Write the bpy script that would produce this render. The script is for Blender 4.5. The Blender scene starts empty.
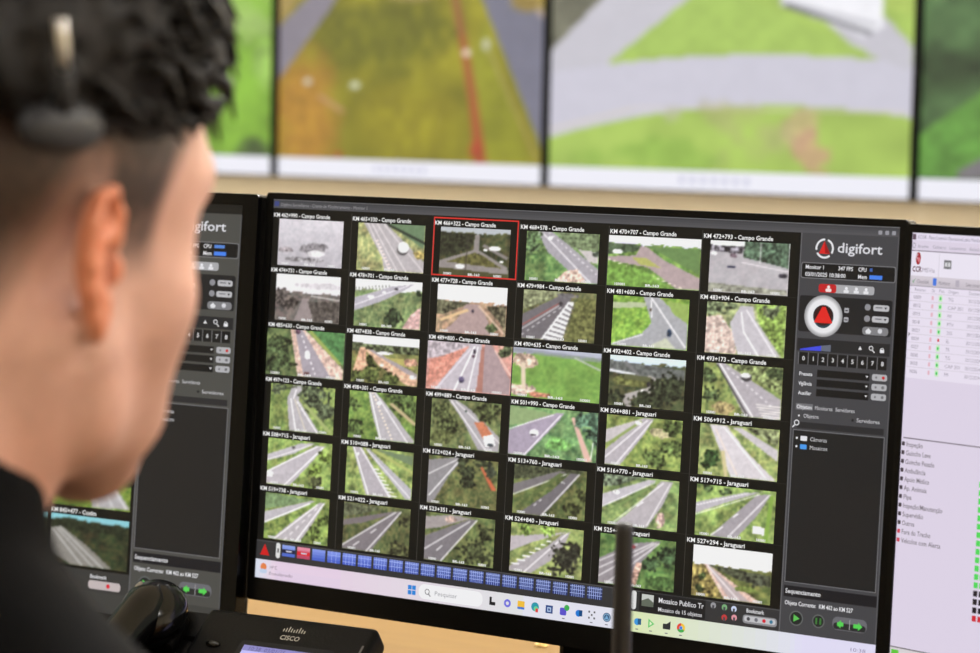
import bpy, bmesh, math, random
import numpy as np
from mathutils import Vector, Matrix, Euler

random.seed(7)
RNG = np.random.default_rng(11)
S = bpy.context.scene
COL = S.collection

# ------------------------------------------------------------------ camera
cam_d = bpy.data.cameras.new('camera')
cam_d.sensor_width = 36.0
cam_d.lens = 93.49
cam_d.dof.use_dof = True
cam_d.dof.focus_distance = 1.84
cam_d.dof.aperture_fstop = 7.6
cam_d.clip_start = 0.05
cam = bpy.data.objects.new('camera', cam_d)
COL.objects.link(cam)
cam.matrix_world = Matrix((
    (0.84318543, -0.06247510, 0.53398052, 0.95393),
    (0.53724504, 0.06068498, -0.84124022, -1.59066),
    (0.02015197, 0.99619988, 0.08473313, 1.24245),
    (0, 0, 0, 1)))
S.camera = cam

# ------------------------------------------------------------------ world, view
w = bpy.data.worlds.new('world')
S.world = w
w.use_nodes = True
w.node_tree.nodes['Background'].inputs[0].default_value = (1.0, 0.97, 0.93, 1)
w.node_tree.nodes['Background'].inputs[1].default_value = 0.25
S.view_settings.view_transform = 'Standard'
S.view_settings.look = 'None'
S.view_settings.gamma = 1
S.view_settings.exposure = 0.0
S.view_settings.use_curve_mapping = False


def area(name, loc, size, power, color, rot=(0, 0, 0)):
    d = bpy.data.lights.new(name, 'AREA')
    d.shape = 'RECTANGLE'
    d.size, d.size_y = size
    d.energy = power
    d.color = color
    o = bpy.data.objects.new(name, d)
    o.location = loc
    o.rotation_euler = rot
    COL.objects.link(o)
    return o


LIGHT_SPOTS = [(-2.6, 1.6), (-0.4, 1.6), (1.6, 1.6), (-2.6, -1.6), (-0.4, -1.0), (1.6, -1.6)]
LIGHT_POWER = [122, 122, 104, 15, 15, 20]
for (lx, ly), lp in zip(LIGHT_SPOTS, LIGHT_POWER):
    area('ceiling_lamp_light', (lx, ly, 2.66), (1.1, 0.28), lp, (1.0, 0.975, 0.95))


# ------------------------------------------------------------------ helpers
def s2l(c):
    c = np.asarray(c, dtype=float) / 255.0
    return np.where(c <= 0.04045, c / 12.92, ((c + 0.055) / 1.055) ** 2.4)


def mat(name, rgb, rough=0.5, metal=0.0, spec=0.5, coat=0.0, bump=None, var=None, emis=None):
    """Principled material; rgb as sRGB 0-255. bump=(scale,strength), var=(scale, rgb2)."""
    m = bpy.data.materials.new(name)
    m.use_nodes = True
    nt = m.node_tree
    b = nt.nodes['Principled BSDF']
    c = tuple(float(v) for v in s2l(rgb)) + (1,)
    b.inputs['Base Color'].default_value = c
    b.inputs['Roughness'].default_value = rough
    b.inputs['Metallic'].default_value = metal
    b.inputs['Specular IOR Level'].default_value = spec
    b.inputs['Coat Weight'].default_value = coat
    tc = nt.nodes.new('ShaderNodeTexCoord')
    if var:
        n = nt.nodes.new('ShaderNodeTexNoise')
        mp = nt.nodes.new('ShaderNodeMapping')
        sc = var[0]
        mp.inputs['Scale'].default_value = sc if isinstance(sc, tuple) else (sc, sc, sc)
        n.inputs['Scale'].default_value = 1.0
        n.inputs['Detail'].default_value = 5
        r = nt.nodes.new('ShaderNodeMix')
        r.data_type = 'RGBA'
        r.inputs[6].default_value = c
        r.inputs[7].default_value = tuple(float(v) for v in s2l(var[1])) + (1,)
        nt.links.new(tc.outputs['Object'], mp.inputs[0])
        nt.links.new(mp.outputs[0], n.inputs['Vector'])
        nt.links.new(n.outputs['Fac'], r.inputs[0])
        nt.links.new(r.outputs[2], b.inputs['Base Color'])
    if bump:
        n2 = nt.nodes.new('ShaderNodeTexNoise')
        n2.inputs['Scale'].default_value = bump[0]
        n2.inputs['Detail'].default_value = 4
        bm_ = nt.nodes.new('ShaderNodeBump')
        bm_.inputs['Strength'].default_value = bump[1]
        bm_.inputs['Distance'].default_value = 0.002
        nt.links.new(tc.outputs['Object'], n2.inputs['Vector'])
        nt.links.new(n2.outputs['Fac'], bm_.inputs['Height'])
        nt.links.new(bm_.outputs[0], b.inputs['Normal'])
    if emis:
        b.inputs['Emission Color'].default_value = tuple(float(v) for v in s2l(emis[0])) + (1,)
        b.inputs['Emission Strength'].default_value = emis[1]
    return m


def attr_mat(name, emission=False, rough=0.5, sss=0.0, strength=1.0, spec=0.3):
    m = bpy.data.materials.new(name)
    m.use_nodes = True
    nt = m.node_tree
    b = nt.nodes['Principled BSDF']
    a = nt.nodes.new('ShaderNodeAttribute')
    a.attribute_name = 'col'
    b.inputs['Roughness'].default_value = rough
    b.inputs['Specular IOR Level'].default_value = spec
    if emission:
        b.inputs['Base Color'].default_value = (0.004, 0.004, 0.004, 1)
        nt.links.new(a.outputs['Color'], b.inputs['Emission Color'])
        b.inputs['Emission Strength'].default_value = strength
    else:
        nt.links.new(a.outputs['Color'], b.inputs['Base Color'])
        if sss:
            b.inputs['Subsurface Weight'].default_value = sss
            b.inputs['Subsurface Radius'].default_value = (1.0, 0.35, 0.2)
            b.inputs['Subsurface Scale'].default_value = 0.008
    return m


def link(name, me, m, parent=None, smooth=False):
    o = bpy.data.objects.new(name, me)
    COL.objects.link(o)
    if m:
        me.materials.append(m)
    if parent:
        o.parent = parent
    if smooth:
        me.polygons.foreach_set('use_smooth', [True] * len(me.polygons))
    return o


def tag(o, label=None, cat=None, group=None, kind=None):
    if label:
        o['label'] = label
    if cat:
        o['category'] = cat
    if group:
        o['group'] = group
    if kind:
        o['kind'] = kind
    return o


def empty(name, loc, rz=0.0, label=None, cat=None, group=None):
    o = bpy.data.objects.new(name, None)
    o.empty_display_size = 0.05
    COL.objects.link(o)
    o.location = loc
    o.rotation_euler = (0, 0, rz)
    return tag(o, label, cat, group)


class MB:
    """collects shapes into one bmesh"""

    def __init__(self):
        self.bm = bmesh.new()

    def box(self, c, s, M=None, bev=0.0, seg=2):
        t = bmesh.new()
        bmesh.ops.create_cube(t, size=1.0)
        bmesh.ops.scale(t, vec=s, verts=t.verts)
        if bev:
            bmesh.ops.bevel(t, geom=t.edges[:], offset=bev, segments=seg, profile=0.5, affect='EDGES')
        bmesh.ops.translate(t, vec=c, verts=t.verts)
        self._add(t, M)
        return self

    def cyl(self, p0, p1, r0, r1=None, seg=24, caps=True, M=None):
        r1 = r0 if r1 is None else r1
        p0, p1 = Vector(p0), Vector(p1)
        d = p1 - p0
        t = bmesh.new()
        bmesh.ops.create_cone(t, cap_ends=caps, segments=seg, radius1=r0, radius2=r1, depth=d.length)
        q = d.to_track_quat('Z', 'Y').to_matrix().to_4x4()
        bmesh.ops.transform(t, matrix=Matrix.Translation((p0 + p1) / 2) @ q, verts=t.verts)
        self._add(t, M)
        return self

    def ball(self, c, s, M=None, sub=3):
        t = bmesh.new()
        bmesh.ops.create_icosphere(t, subdivisions=sub, radius=1.0)
        bmesh.ops.scale(t, vec=s, verts=t.verts)
        bmesh.ops.translate(t, vec=c, verts=t.verts)
        self._add(t, M)
        return self

    def lathe(self, prof, M=None, seg=32):
        t = bmesh.new()
        rings = []
        for r, z in prof:
            rings.append([t.verts.new((r * math.cos(2 * math.pi * i / seg), r * math.sin(2 * math.pi * i / seg), z)) for i in range(seg)])
        for a, b in zip(rings, rings[1:]):
            for i in range(seg):
                t.faces.new((a[i], a[(i + 1) % seg], b[(i + 1) % seg], b[i]))
        t.faces.new(rings[-1])
        t.faces.new(rings[0][::-1])
        self._add(t, M)
        return self

    def prism(self, pts, x0, x1, M=None):
        """profile pts (y,z) extruded along x"""
        t = bmesh.new()
        a = [t.verts.new((x0, y, z)) for y, z in pts]
        b = [t.verts.new((x1, y, z)) for y, z in pts]
        t.faces.new(a)
        t.faces.new(b[::-1])
        for i in range(len(pts)):
            j = (i + 1) % len(pts)
            t.faces.new((a[j], a[i], b[i], b[j]))
        bmesh.ops.recalc_face_normals(t, faces=t.faces)
        self._add(t, M)
        return self

    def tube(self, pts, rad, seg=8, M=None):
        n = len(pts)
        rad = rad if hasattr(rad, '__len__') else [rad] * n
        t = bmesh.new()
        pts = [Vector(p) for p in pts]
        up = Vector((0.13, 0.37, 0.92)).normalized()
        rings = []
        for i in range(n):
            d = (pts[min(i + 1, n - 1)] - pts[max(i - 1, 0)]).normalized()
            a = d.cross(up)
            if a.length < 1e-3:
                a = d.cross(Vector((1, 0, 0)))
            a.normalize()
            b = d.cross(a)
            rings.append([t.verts.new(pts[i] + rad[i] * (a * math.cos(2 * math.pi * k / seg) + b * math.sin(2 * math.pi * k / seg))) for k in range(seg)])
        for p, q in zip(rings, rings[1:]):
            for k in range(seg):
                t.faces.new((p[k], p[(k + 1) % seg], q[(k + 1) % seg], q[k]))
        t.faces.new(rings[0][::-1])
        t.faces.new(rings[-1])
        bmesh.ops.recalc_face_normals(t, faces=t.faces)
        self._add(t, M)
        return self

    def _add(self, t, M):
        if M is not None:
            bmesh.ops.transform(t, matrix=M, verts=t.verts)
        me = bpy.data.meshes.new('tmp')
        t.to_mesh(me)
        t.free()
        self.bm.from_mesh(me)
        bpy.data.meshes.remove(me)

    def build(self, name, m, parent=None, smooth=False, angle=None):
        me = bpy.data.meshes.new(name)
        self.bm.to_mesh(me)
        self.bm.free()
        o = link(name, me, m, parent, smooth)
        if smooth and angle:
            try:
                me.set_sharp_from_angle(angle=math.radians(angle))
            except Exception:
                pass
        return o


# ------------------------------------------------------------------ coloured flat graphics (what the screens show)
class Gfx:
    """flat coloured polygons on a display; coordinates in display pixels, mapped by fn(u, v, layer)."""

    def __init__(self, fn):
        self.fn = fn
        self.V, self.F, self.C = [], [], []

    def poly(self, pts, c, layer=1):
        i = len(self.V)
        cl = tuple(float(v) for v in s2l(c))
        for u, v in pts:
            self.V.append(self.fn(u, v, layer))
            self.C.append(cl)
        self.F.append(tuple(range(i, i + len(pts)))[::-1])

    def rect(self, u0, v0, u1, v1, c, layer=1):
        self.poly([(u0, v0), (u1, v0), (u1, v1), (u0, v1)], c, layer)

    def rrect(self, u0, v0, u1, v1, r, c, layer=1):
        pts = []
        for cx, cy, a0 in ((u1 - r, v0 + r, -90), (u1 - r, v1 - r, 0), (u0 + r, v1 - r, 90), (u0 + r, v0 + r, 180)):
            for k in range(5):
                a = math.radians(a0 + k * 22.5)
                pts.append((cx + r * math.cos(a), cy + r * math.sin(a)))
        self.poly(pts, c, layer)

    def grad(self, u0, v0, u1, v1, c0, c1, layer=1, n=8, horiz=False):
        for k in range(n):
            t = (k + 0.5) / n
            c = [a + (b - a) * t for a, b in zip(c0, c1)]
            if horiz:
                self.rect(u0 + (u1 - u0) * k / n, v0, u0 + (u1 - u0) * (k + 1) / n, v1, c, layer)
            else:
                self.rect(u0, v0 + (v1 - v0) * k / n, u1, v0 + (v1 - v0) * (k + 1) / n, c, layer)

    def disc(self, cx, cy, r, c, layer=1, n=24, ry=None):
        ry = r if ry is None else ry
        self.poly([(cx + r * math.cos(2 * math.pi * k / n), cy + ry * math.sin(2 * math.pi * k / n)) for k in range(n)], c, layer)

    def arc(self, cx, cy, r0, r1, a0, a1, c, layer=1, n=12):
        for k in range(n):
            t0, t1 = math.radians(a0 + (a1 - a0) * k / n), math.radians(a0 + (a1 - a0) * (k + 1) / n)
            self.poly([(cx + r0 * math.cos(t0), cy + r0 * math.sin(t0)), (cx + r1 * math.cos(t0), cy + r1 * math.sin(t0)),
                       (cx + r1 * math.cos(t1), cy + r1 * math.sin(t1)), (cx + r0 * math.cos(t1), cy + r0 * math.sin(t1))], c, layer)

    def line(self, u0, v0, u1, v1, wd, c, layer=1):
        d = math.hypot(u1 - u0, v1 - v0) or 1
        nx, ny = -(v1 - v0) / d * wd / 2, (u1 - u0) / d * wd / 2
        self.poly([(u0 + nx, v0 + ny), (u1 + nx, v1 + ny), (u1 - nx, v1 - ny), (u0 - nx, v0 - ny)], c, layer)

    def text(self, u, v, s, size, c, layer=3, width=None, bold=0.0):
        vs, fs, wd = text_geo(s, bold)
        sx = size if width is None else width / max(wd, 1e-6)
        i = len(self.V)
        cl = tuple(float(x) for x in s2l(c))
        for x, y in vs:
            self.V.append(self.fn(u + x * sx, v - y * size, layer))
            self.C.append(cl)
        for f in fs:
            self.F.append(tuple(i + k for k in f))

    def raster(self, img, u0, v0, u1, v1, layer=1):
        """img: (h,w,3) sRGB 0-255"""
        h, w_ = img.shape[:2]
        i = len(self.V)
        cl = s2l(np.clip(img, 0, 255)).reshape(-1, 3)
        us = np.linspace(u0, u1, w_)
        vs = np.linspace(v0, v1, h)
        for b in range(h):
            for a in range(w_):
                self.V.append(self.fn(us[a], vs[b], layer))
        self.C.extend(map(tuple, cl))
        for b in range(h - 1):
            for a in range(w_ - 1):
                k = i + b * w_ + a
                self.F.append((k + w_, k + w_ + 1, k + 1, k))

    def build(self, name, m, parent):
        me = bpy.data.meshes.new(name)
        me.from_pydata([tuple(v) for v in self.V], [], self.F)
        at = me.color_attributes.new('col', 'FLOAT_COLOR', 'POINT')
        arr = np.ones((len(self.V), 4), dtype=np.float32)
        arr[:, :3] = np.array(self.C)
        at.data.foreach_set('color', arr.ravel())
        return link(name, me, m, parent)


_TC = {}


def text_geo(s, bold=0.0):
    k = (s, bold)
    if k not in _TC:
        cu = bpy.data.curves.new('t', 'FONT')
        cu.body = s
        cu.size = 1.0
        cu.resolution_u = 2
        cu.offset = bold
        o = bpy.data.objects.new('t', cu)
        COL.objects.link(o)
        me = bpy.data.meshes.new_from_object(o.evaluated_get(bpy.context.evaluated_depsgraph_get()))
        vs = [(v.co.x, v.co.y) for v in me.vertices]
        fs = []
        for p in me.polygons:
            vv = list(p.vertices)
            fs.append(vv if p.normal.z > 0 else vv[::-1])
        wd = max([v[0] for v in vs], default=0)
        bpy.data.objects.remove(o)
        bpy.data.curves.remove(cu)
        bpy.data.meshes.remove(me)
        _TC[k] = (vs, fs, wd)
    return _TC[k]


def vnoise(h, w_, cell, rng):
    gh, gw = int(h / cell) + 3, int(w_ / cell) + 3
    g = rng.random((gh, gw))
    y = np.arange(h) / cell
    x = np.arange(w_) / cell
    yi, xi = y.astype(int), x.astype(int)
    fy, fx = (y - yi)[:, None], (x - xi)[None, :]
    fy, fx = fy * fy * (3 - 2 * fy), fx * fx * (3 - 2 * fx)
    a = g[yi][:, xi]
    b = g[yi][:, xi + 1]
    c = g[yi + 1][:, xi]
    d = g[yi + 1][:, xi + 1]
    return (a * (1 - fx) + b * fx) * (1 - fy) + (c * (1 - fx) + d * fx) * fy - 0.5


class Canvas:
    """small painted picture in logical coordinates 0..1 (y down)"""

    def __init__(self, w_, h, base, seed, y0=0.0, noise=1.0):
        self.w, self.h = w_, h
        self.soft = 4
        self.X, self.Y = np.meshgrid(np.linspace(0, 1, w_), np.linspace(y0, 1, h))
        self.rng = np.random.default_rng(seed)
        self.img = np.zeros((h, w_, 3)) + np.array(base, float)
        self.n1 = vnoise(h, w_, w_ / 9, self.rng)
        self.n2 = vnoise(h, w_, w_ / 30, self.rng)
        self.n3 = vnoise(h, w_, 1.6, self.rng)
        self.img *= (1 + noise * (0.45 * self.n1 + 0.42 * self.n2 + 0.25 * self.n3))[..., None]
        self.img[..., 1] += noise * 8 * self.n1
        self.img[..., 0] += noise * 26 * self.n2

    def mask(self, pts):
        m = np.zeros_like(self.X, bool)
        n = len(pts)
        for i in range(n):
            x0, y0 = pts[i]
            x1, y1 = pts[(i + 1) % n]
            if y0 == y1:
                continue
            c = ((y0 > self.Y) != (y1 > self.Y)) & (self.X < (x1 - x0) * (self.Y - y0) / (y1 - y0) + x0)
            m ^= c
        return m

    def put(self, m, c, tex=0.12, a=1.0):
        col = np.array(c, float) * (1 + tex * (self.n3 * 1.2 + self.n2 * 1.3))[..., None]
        k = (m * a)[..., None] if m.dtype != bool else (m.astype(float) * a)[..., None]
        self.img = self.img * (1 - k) + col * k

    def poly(self, pts, c, tex=0.06, a=1.0):
        self.put(self.mask(pts), c, tex, a)

    def line(self, x0, y0, x1, y1, wd, c, w1=None, dash=None, a=1.0):
        dx, dy = x1 - x0, y1 - y0
        L2 = dx * dx + dy * dy
        t = ((self.X - x0) * dx + (self.Y - y0) * dy) / L2
        d = np.abs((self.X - x0) * dy - (self.Y - y0) * dx) / math.sqrt(L2)
        ww = wd + ((w1 if w1 is not None else wd) - wd) * np.clip(t, 0, 1)
        m = (t >= 0) & (t <= 1)
        px = 1.0 / self.w
        cov = np.clip((ww / 2 - d) / px + 0.5, 0, 1) * m
        if dash:
            cov *= ((t * dash) % 1 < 0.45)
        self.put(cov, c, 0.03, a)

    def blob(self, cx, cy, rx, ry, c, rag=0.8, tex=0.5, a=1.0):
        d = ((self.X - cx) / rx) ** 2 + ((self.Y - cy) / ry) ** 2 + rag * (self.n1 * 0.8 + self.n2 * 1.2)
        m = np.clip((1 - d) * self.soft, 0, 1)
        self.put(m, c, tex, a)

    def sky(self, h, c, rag=0.05):
        m = (self.Y + rag * self.n2 * 1.5) < h
        self.put(m, c, 0.03)

    def blur(self, k=1):
        for _ in range(k):
            p = np.pad(self.img, ((1, 1), (1, 1), (0, 0)), mode='edge')
            self.img = (p[:-2, 1:-1] + p[2:, 1:-1] + p[1:-1, :-2] + p[1:-1, 2:] + 2 * p[1:-1, 1:-1]) / 6
        return self


WH = (235, 235, 235)
RD = (140, 139, 144)
RDL = (172, 168, 172)
GR = (118, 142, 62)
GB = (122, 172, 52)
GD = (62, 80, 42)
OL = (108, 112, 48)
PK = (196, 150, 138)
OR_ = (204, 142, 92)


def tree(c, *spots, col=GD):
    for x, y, r in spots:
        c.blob(x, y, r, r * 1.3, col, 1.2, 0.9)


def feed_picture(r, q):
    wide = (r, q) in ((0, 4), (2, 0), (2, 2), (2, 3), (3, 3))
    W_ = 92 if wide else 78
    mk = lambda b, noise=1.0: Canvas(W_, 50, b, 100 + r * 6 + q, noise=noise)
    k = (r, q)
    if k == (0, 0):
        c = mk((168, 166, 172), 0.25)
        for i, y in enumerate(np.linspace(0, 1, 9)):
            c.line(0, y, 1, y + .08, .12, (182 - i * 7, 181 - i * 7, 188 - i * 7), a=.45)
        c.blob(.55, .62, .2, .12, (120, 118, 122), .6, .3); c.blob(.72, .56, .08, .07, (105, 103, 108)); c.blob(.48, .68, .07, .06, (100, 98, 102))
        c.blob(.6, .72, .14, .08, (196, 195, 198), .5, .2); c.blob(.12, .66, .12, .06, (135, 128, 132)); c.blob(.4, .86, .3, .05, (126, 125, 128))
    elif k == (0, 1):
        c = mk((150, 158, 92)); c.poly([(.45, 0), (1, 0), (1, .5)], (88, 122, 82)); c.line(.42, 0, 1.02, .38, .05, (38, 48, 38))
        c.poly([(.08, 0), (.42, 0), (1.05, .82), (1.02, 1), (.42, 1), (.38, .72)], (150, 146, 148))
        for a, b in ((.14, .5), (.2, .62), (.28, .75), (.38, 1.02)): c.line(a, 0, b, 1, .012, (205, 200, 200))
        c.line(.28, .35, .52, .98, .05, (208, 190, 184), dash=9); c.blob(.68, .52, .09, .13, (60, 60, 60), 0.1, .1); c.blob(.69, .48, .085, .12, (238, 240, 238), .1, .05); c.blob(.93, .63, .09, .09, (190, 168, 80))
    elif k == (0, 2):
        c = mk((60, 68, 38)); c.sky(.1, (150, 160, 165)); c.poly([(0, .1), (.5, .12), (.45, .42), (0, .62)], (40, 46, 30), .6)
        c.poly([(.5, .14), (.56, .14), (.56, .45), (.98, .78), (1, .9), (0, .92), (0, .7), (.48, .45)], (120, 116, 112)); c.poly([(.5, .5), (.1, .72), (.9, .8), (.62, .55)], (88, 88, 40), .4)
        c.poly([(0, .84), (.5, .88), (1, .92), (1, 1), (0, 1)], (70, 72, 38)); c.line(.62, .34, .98, .6, .06, (112, 108, 104)); c.blob(.79, .4, .09, .05, WH, .1, .1); c.blob(.3, .8, .07, .05, (225, 225, 220), .2, .1); c.line(.4, .15, .38, 1, .012, (55, 50, 45)); c.blob(.66, .44, .03, .03, WH, .1); c.blob(.89, .66, .03, .025, WH, .1)
    elif k == (0, 3):
        c = mk((96, 140, 68)); c.poly([(.4, 0), (1, 0), (1, .34), (.62, .3)], (100, 122, 80), .5); c.poly([(.14, 0), (.36, 0), (1.02, .72), (1, 1), (.8, 1), (.3, .4)], (138, 136, 144))
        c.poly([(.72, .32), (1, .36), (1, .6), (.86, .55)], (166, 162, 160)); c.line(.2, 0, .92, 1, .012, WH); c.line(.3, 0, 1.02, .85, .01, WH, dash=12); c.poly([(.55, .78), (.72, .72), (.86, 1), (.4, 1)], (206, 170, 150), .4); c.blob(.33, .12, .03, .04, WH, .1); c.blob(.98, .4, .06, .06, (60, 74, 60)); tree(c, (.08, .3, .12), (.1, .12, .12), col=(80, 112, 66))
    elif k == (0, 4):
        c = mk((104, 150, 58)); c.sky(.16, (206, 204, 236)); c.poly([(0, .14), (.38, .17), (.3, .3), (0, .38)], (62, 84, 56), .5); c.poly([(.42, .18), (1, .2), (1, .7)], (92, 134, 66))
        c.poly([(.35, .2), (.42, .2), (.62, .45), (1.02, .78), (1.02, 1), (.76, 1), (.44, .6), (0, .5), (0, .42), (.3, .38)], (150, 132, 132)); c.poly([(.26, .42), (.42, .42), (.58, .6), (.36, .56)], (172, 178, 78)); c.line(0, .47, .85, 1.0, .02, (226, 214, 190), dash=14); c.blob(.1, .32, .06, .05, WH, .2); c.poly([(0, .52), (.4, .66), (.7, 1), (0, 1)], (112, 168, 56), .3)
    elif k == (0, 5):
        c = mk((150, 148, 152), .18); c.sky(.1, (205, 214, 208)); c.poly([(0, .08), (.45, .1), (.4, .24), (0, .2)], (92, 90, 98), 1.2); c.poly([(.44, 0), (1, 0), (1, .48), (.42, .3)], (68, 96, 72), .7); c.line(.4, .4, 1, .54, .02, (190, 186, 190)); c.blob(.28, .5, .06, .03, (50, 55, 80), .1); c.blob(.93, .62, .06, .05, (50, 50, 60), .1); c.blob(.3, .28, .05, .05, (96, 80, 90)); c.line(.64, .02, .64, .42, .012, (190, 190, 190)); c.poly([(0, .82), (1, .9), (1, 1), (0, 1)], (126, 130, 112), .3); c.blob(.05, .25, .04, .03, WH, .1)
    elif k == (1, 0):
        c = mk((92, 88, 82), .7); c.sky(.38, (196, 194, 198)); c.blob(.3, .1, .5, .08, (214, 212, 214), .8, .1); c.blob(.7, .22, .35, .07, (176, 174, 178), .8, .1); tree(c, (.1, .5, .14), (.22, .62, .12), col=(66, 62, 58)); c.poly([(.42, .5), (.52, .5), (.6, 1), (.3, 1)], (126, 116, 114)); c.line(.55, .44, 1, .5, .03, (168, 165, 160)); c.poly([(.5, .56), (1, .54), (1, 1), (.62, 1)], (72, 68, 62), .4)
    elif k == (1, 1):
        c = mk((112, 138, 78)); c.sky(.22, (206, 212, 210)); c.line(0, .22, .55, .12, .09, (120, 124, 118), dash=11); c.poly([(0, .4), (.55, .12), (.9, .04), (.7, .22), (.4, .45), (0, .68)], (150, 148, 158)); c.line(0, .56, .8, .08, .01, WH); c.blob(.24, .36, .05, .035, WH, .1); c.blob(.44, .26, .03, .025, WH, .1); c.blob(.62, .17, .03, .03, (40, 40, 46), .1); tree(c, (.6, .8, .15), col=(48, 66, 40)); tree(c, (.96, .22, .05), col=(40, 60, 36)); c.poly([(.85, .7), (1, .5), (1, 1), (.72, 1)], (196, 152, 146), .3)
    elif k == (1, 2):
        c = mk((158, 128, 96)); c.sky(.34, (226, 226, 234)); c.poly([(0, .32), (.5, .35), (.1, .62), (0, .62)], (78, 80, 56), .8); c.poly([(.42, .38), (.62, .38), (.86, 1), (.1, 1), (.3, .7)], (152, 128, 124)); c.poly([(.7, .4), (1, .38), (1, 1), (.95, .8)], (84, 82, 58), .9); tree(c, (.8, .85, .08), col=(66, 84, 46)); c.line(.05, .75, .45, .5, .06, (208, 172, 116)); c.blob(.52, .52, .02, .04, (50, 44, 60), .2); c.line(.6, .4, .98, .95, .03, (200, 170, 140))
    elif k == (1, 3):
        c = mk((102, 108, 62)); c.poly([(0, 0), (.55, 0), (.3, .22), (0, .4)], (124, 134, 92), .5); c.poly([(.48, .1), (.66, .1), (.62, .4), (.36, 1), (0, 1), (0, .5)], (92, 90, 94)); c.poly([(.62, .2), (.7, .2), (.56, 1), (.26, 1)], (198, 200, 200), .1)
        for i in range(9): c.line(.62 - i * .04, .26 + i * .09, .7 - i * .02, .33 + i * .09, .03, (86, 84, 88))
        c.line(0, .72, .5, .24, .014, (196, 80, 66)); c.line(0, .8, .52, .26, .01, WH); c.line(0, .92, .56, .28, .01, WH, dash=8); c.blob(.52, .25, .03, .05, (46, 44, 48), .1); c.poly([(.74, .12), (1, .1), (1, 1), (.6, 1)], (98, 104, 50), .5); c.blob(.6, .08, .16, .05, (84, 84, 86), 1)
    elif k == (1, 4):
        c = mk((122, 174, 52)); c.poly([(0, .14), (.44, .1), (.44, .2), (0, .26)], (160, 176, 130)); c.poly([(.4, 0), (.62, 0), (1, .5), (1, 1), (0, 1), (0, .96), (.4, .72), (.52, .5)], (138, 142, 146)); c.poly([(.7, .05), (1, .1), (1, .48), (.8, .3)], (140, 176, 72)); c.line(.5, 0, .98, .95, .014, WH); c.line(.5, .05, .52, .4, .01, WH); c.blob(.76, .68, .035, .08, (36, 62, 92), .1); c.poly([(.55, .92), (.72, .78), (.86, 1), (.5, 1)], (168, 176, 150)); c.line(.02, .96, .42, .74, .012, WH); c.blob(.5, .25, .015, .04, (90, 80, 60), .1)
    elif k == (1, 5):
        c = mk((134, 150, 92)); c.poly([(0, .3), (.18, .25), (.36, .6), (.4, 1), (0, 1)], (190, 166, 152), .35); c.poly([(.42, .06), (.58, .04), (.62, .3), (.96, 1), (.42, 1), (.3, .4)], (160, 158, 164)); c.line(.44, .18, .48, .55, .012, WH); c.line(.48, .55, .68, 1, .014, WH); c.line(.5, .12, .9, 1, .01, WH); c.poly([(.6, 0), (1, 0), (1, 1), (.98, 1), (.68, .4)], (130, 168, 62), .6); tree(c, (.1, .12, .14), (.3, .06, .1), (.8, .1, .12), col=(98, 116, 76))
    elif k == (2, 0):
        c = mk((84, 104, 56)); c.poly([(.5, 0), (1, 0), (1, .7), (.66, .2)], (70, 132, 66), .3); c.line(.55, 0, .95, .66, .05, (150, 172, 70)); c.poly([(.3, 0), (.5, 0), (1, .78), (1, 1), (.42, 1), (.36, .5)], (200, 164, 146), .3); c.poly([(.36, 0), (.46, 0), (.86, 1), (.5, 1)], (136, 130, 140)); c.line(.42, 0, .66, 1, .012, WH, dash=9); c.blob(.53, .52, .035, .1, (240, 240, 244), .1, .05); c.line(.5, .92, .57, .92, .06, (96, 60, 60)); tree(c, (.12, .35, .2), (.22, .7, .16), (.08, .8, .14), col=(60, 80, 44)); c.blob(.4, .03, .03, .05, (90, 60, 80))
    elif k == (2, 1):
        c = mk((108, 116, 56)); c.sky(.2, (226, 232, 232)); c.poly([(0, .16), (1, .18), (1, .34), (0, .34)], (70, 82, 52), 1.0); c.poly([(.12, .25), (.2, .25), (.26, .7), (.02, .8)], (210, 154, 116), .3); c.poly([(.2, .3), (.28, .3), (1, .78), (1, 1), (.86, 1), (.4, .6)], (206, 158, 122), .25); c.poly([(.24, .3), (.32, .3), (1, .74), (1, .86)], (142, 132, 134)); c.poly([(.48, .42), (.8, .45), (.96, .64), (.8, .6)], (176, 168, 76)); c.blob(.5, .35, .13, .04, WH, .8); tree(c, (.3, .8, .14), (.6, .9, .12), (.1, .9, .12), (.26, .5, .07), col=(72, 88, 38)); c.blob(.93, .8, .05, .045, WH, .1); c.blob(.46, .6, .03, .04, (190, 180, 170), .1); c.blob(.52, .68, .03, .03, (60, 40, 36), .1); c.blob(.9, .5, .1, .1, (196, 140, 110))
    elif k == (2, 2):
        c = mk((206, 138, 122), .5); c.poly([(0, 0), (.55, 0), (.2, .3), (0, .38)], (156, 146, 152), .3); c.poly([(.04, .4), (.54, .04), (.46, .4), (.0, .98)], (208, 126, 104), .3); c.poly([(.52, 0), (.64, 0), (.62, 1), (.1, 1)], (160, 154, 162)); c.poly([(.68, 0), (.76, 0), (1.0, .7), (1.0, 1), (.66, 1)], (146, 124, 126)); c.poly([(.64, .05), (.68, .05), (.68, 1), (.6, 1)], (168, 108, 92)); c.line(.56, .05, .34, 1, .014, WH); c.line(.6, .05, .5, 1, .01, WH); c.line(.12, 1, .52, .1, .02, (188, 182, 190)); c.blob(.56, .16, .02, .05, (50, 46, 60), .1); c.blob(.55, .26, .02, .03, (70, 40, 60), .1); c.blob(.42, .76, .035, .07, (80, 72, 110), .2); tree(c, (.92, .1, .1), col=(84, 100, 62)); c.line(.8, .1, 1, .6, .02, (216, 176, 160))
    elif k == (2, 3):
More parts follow.
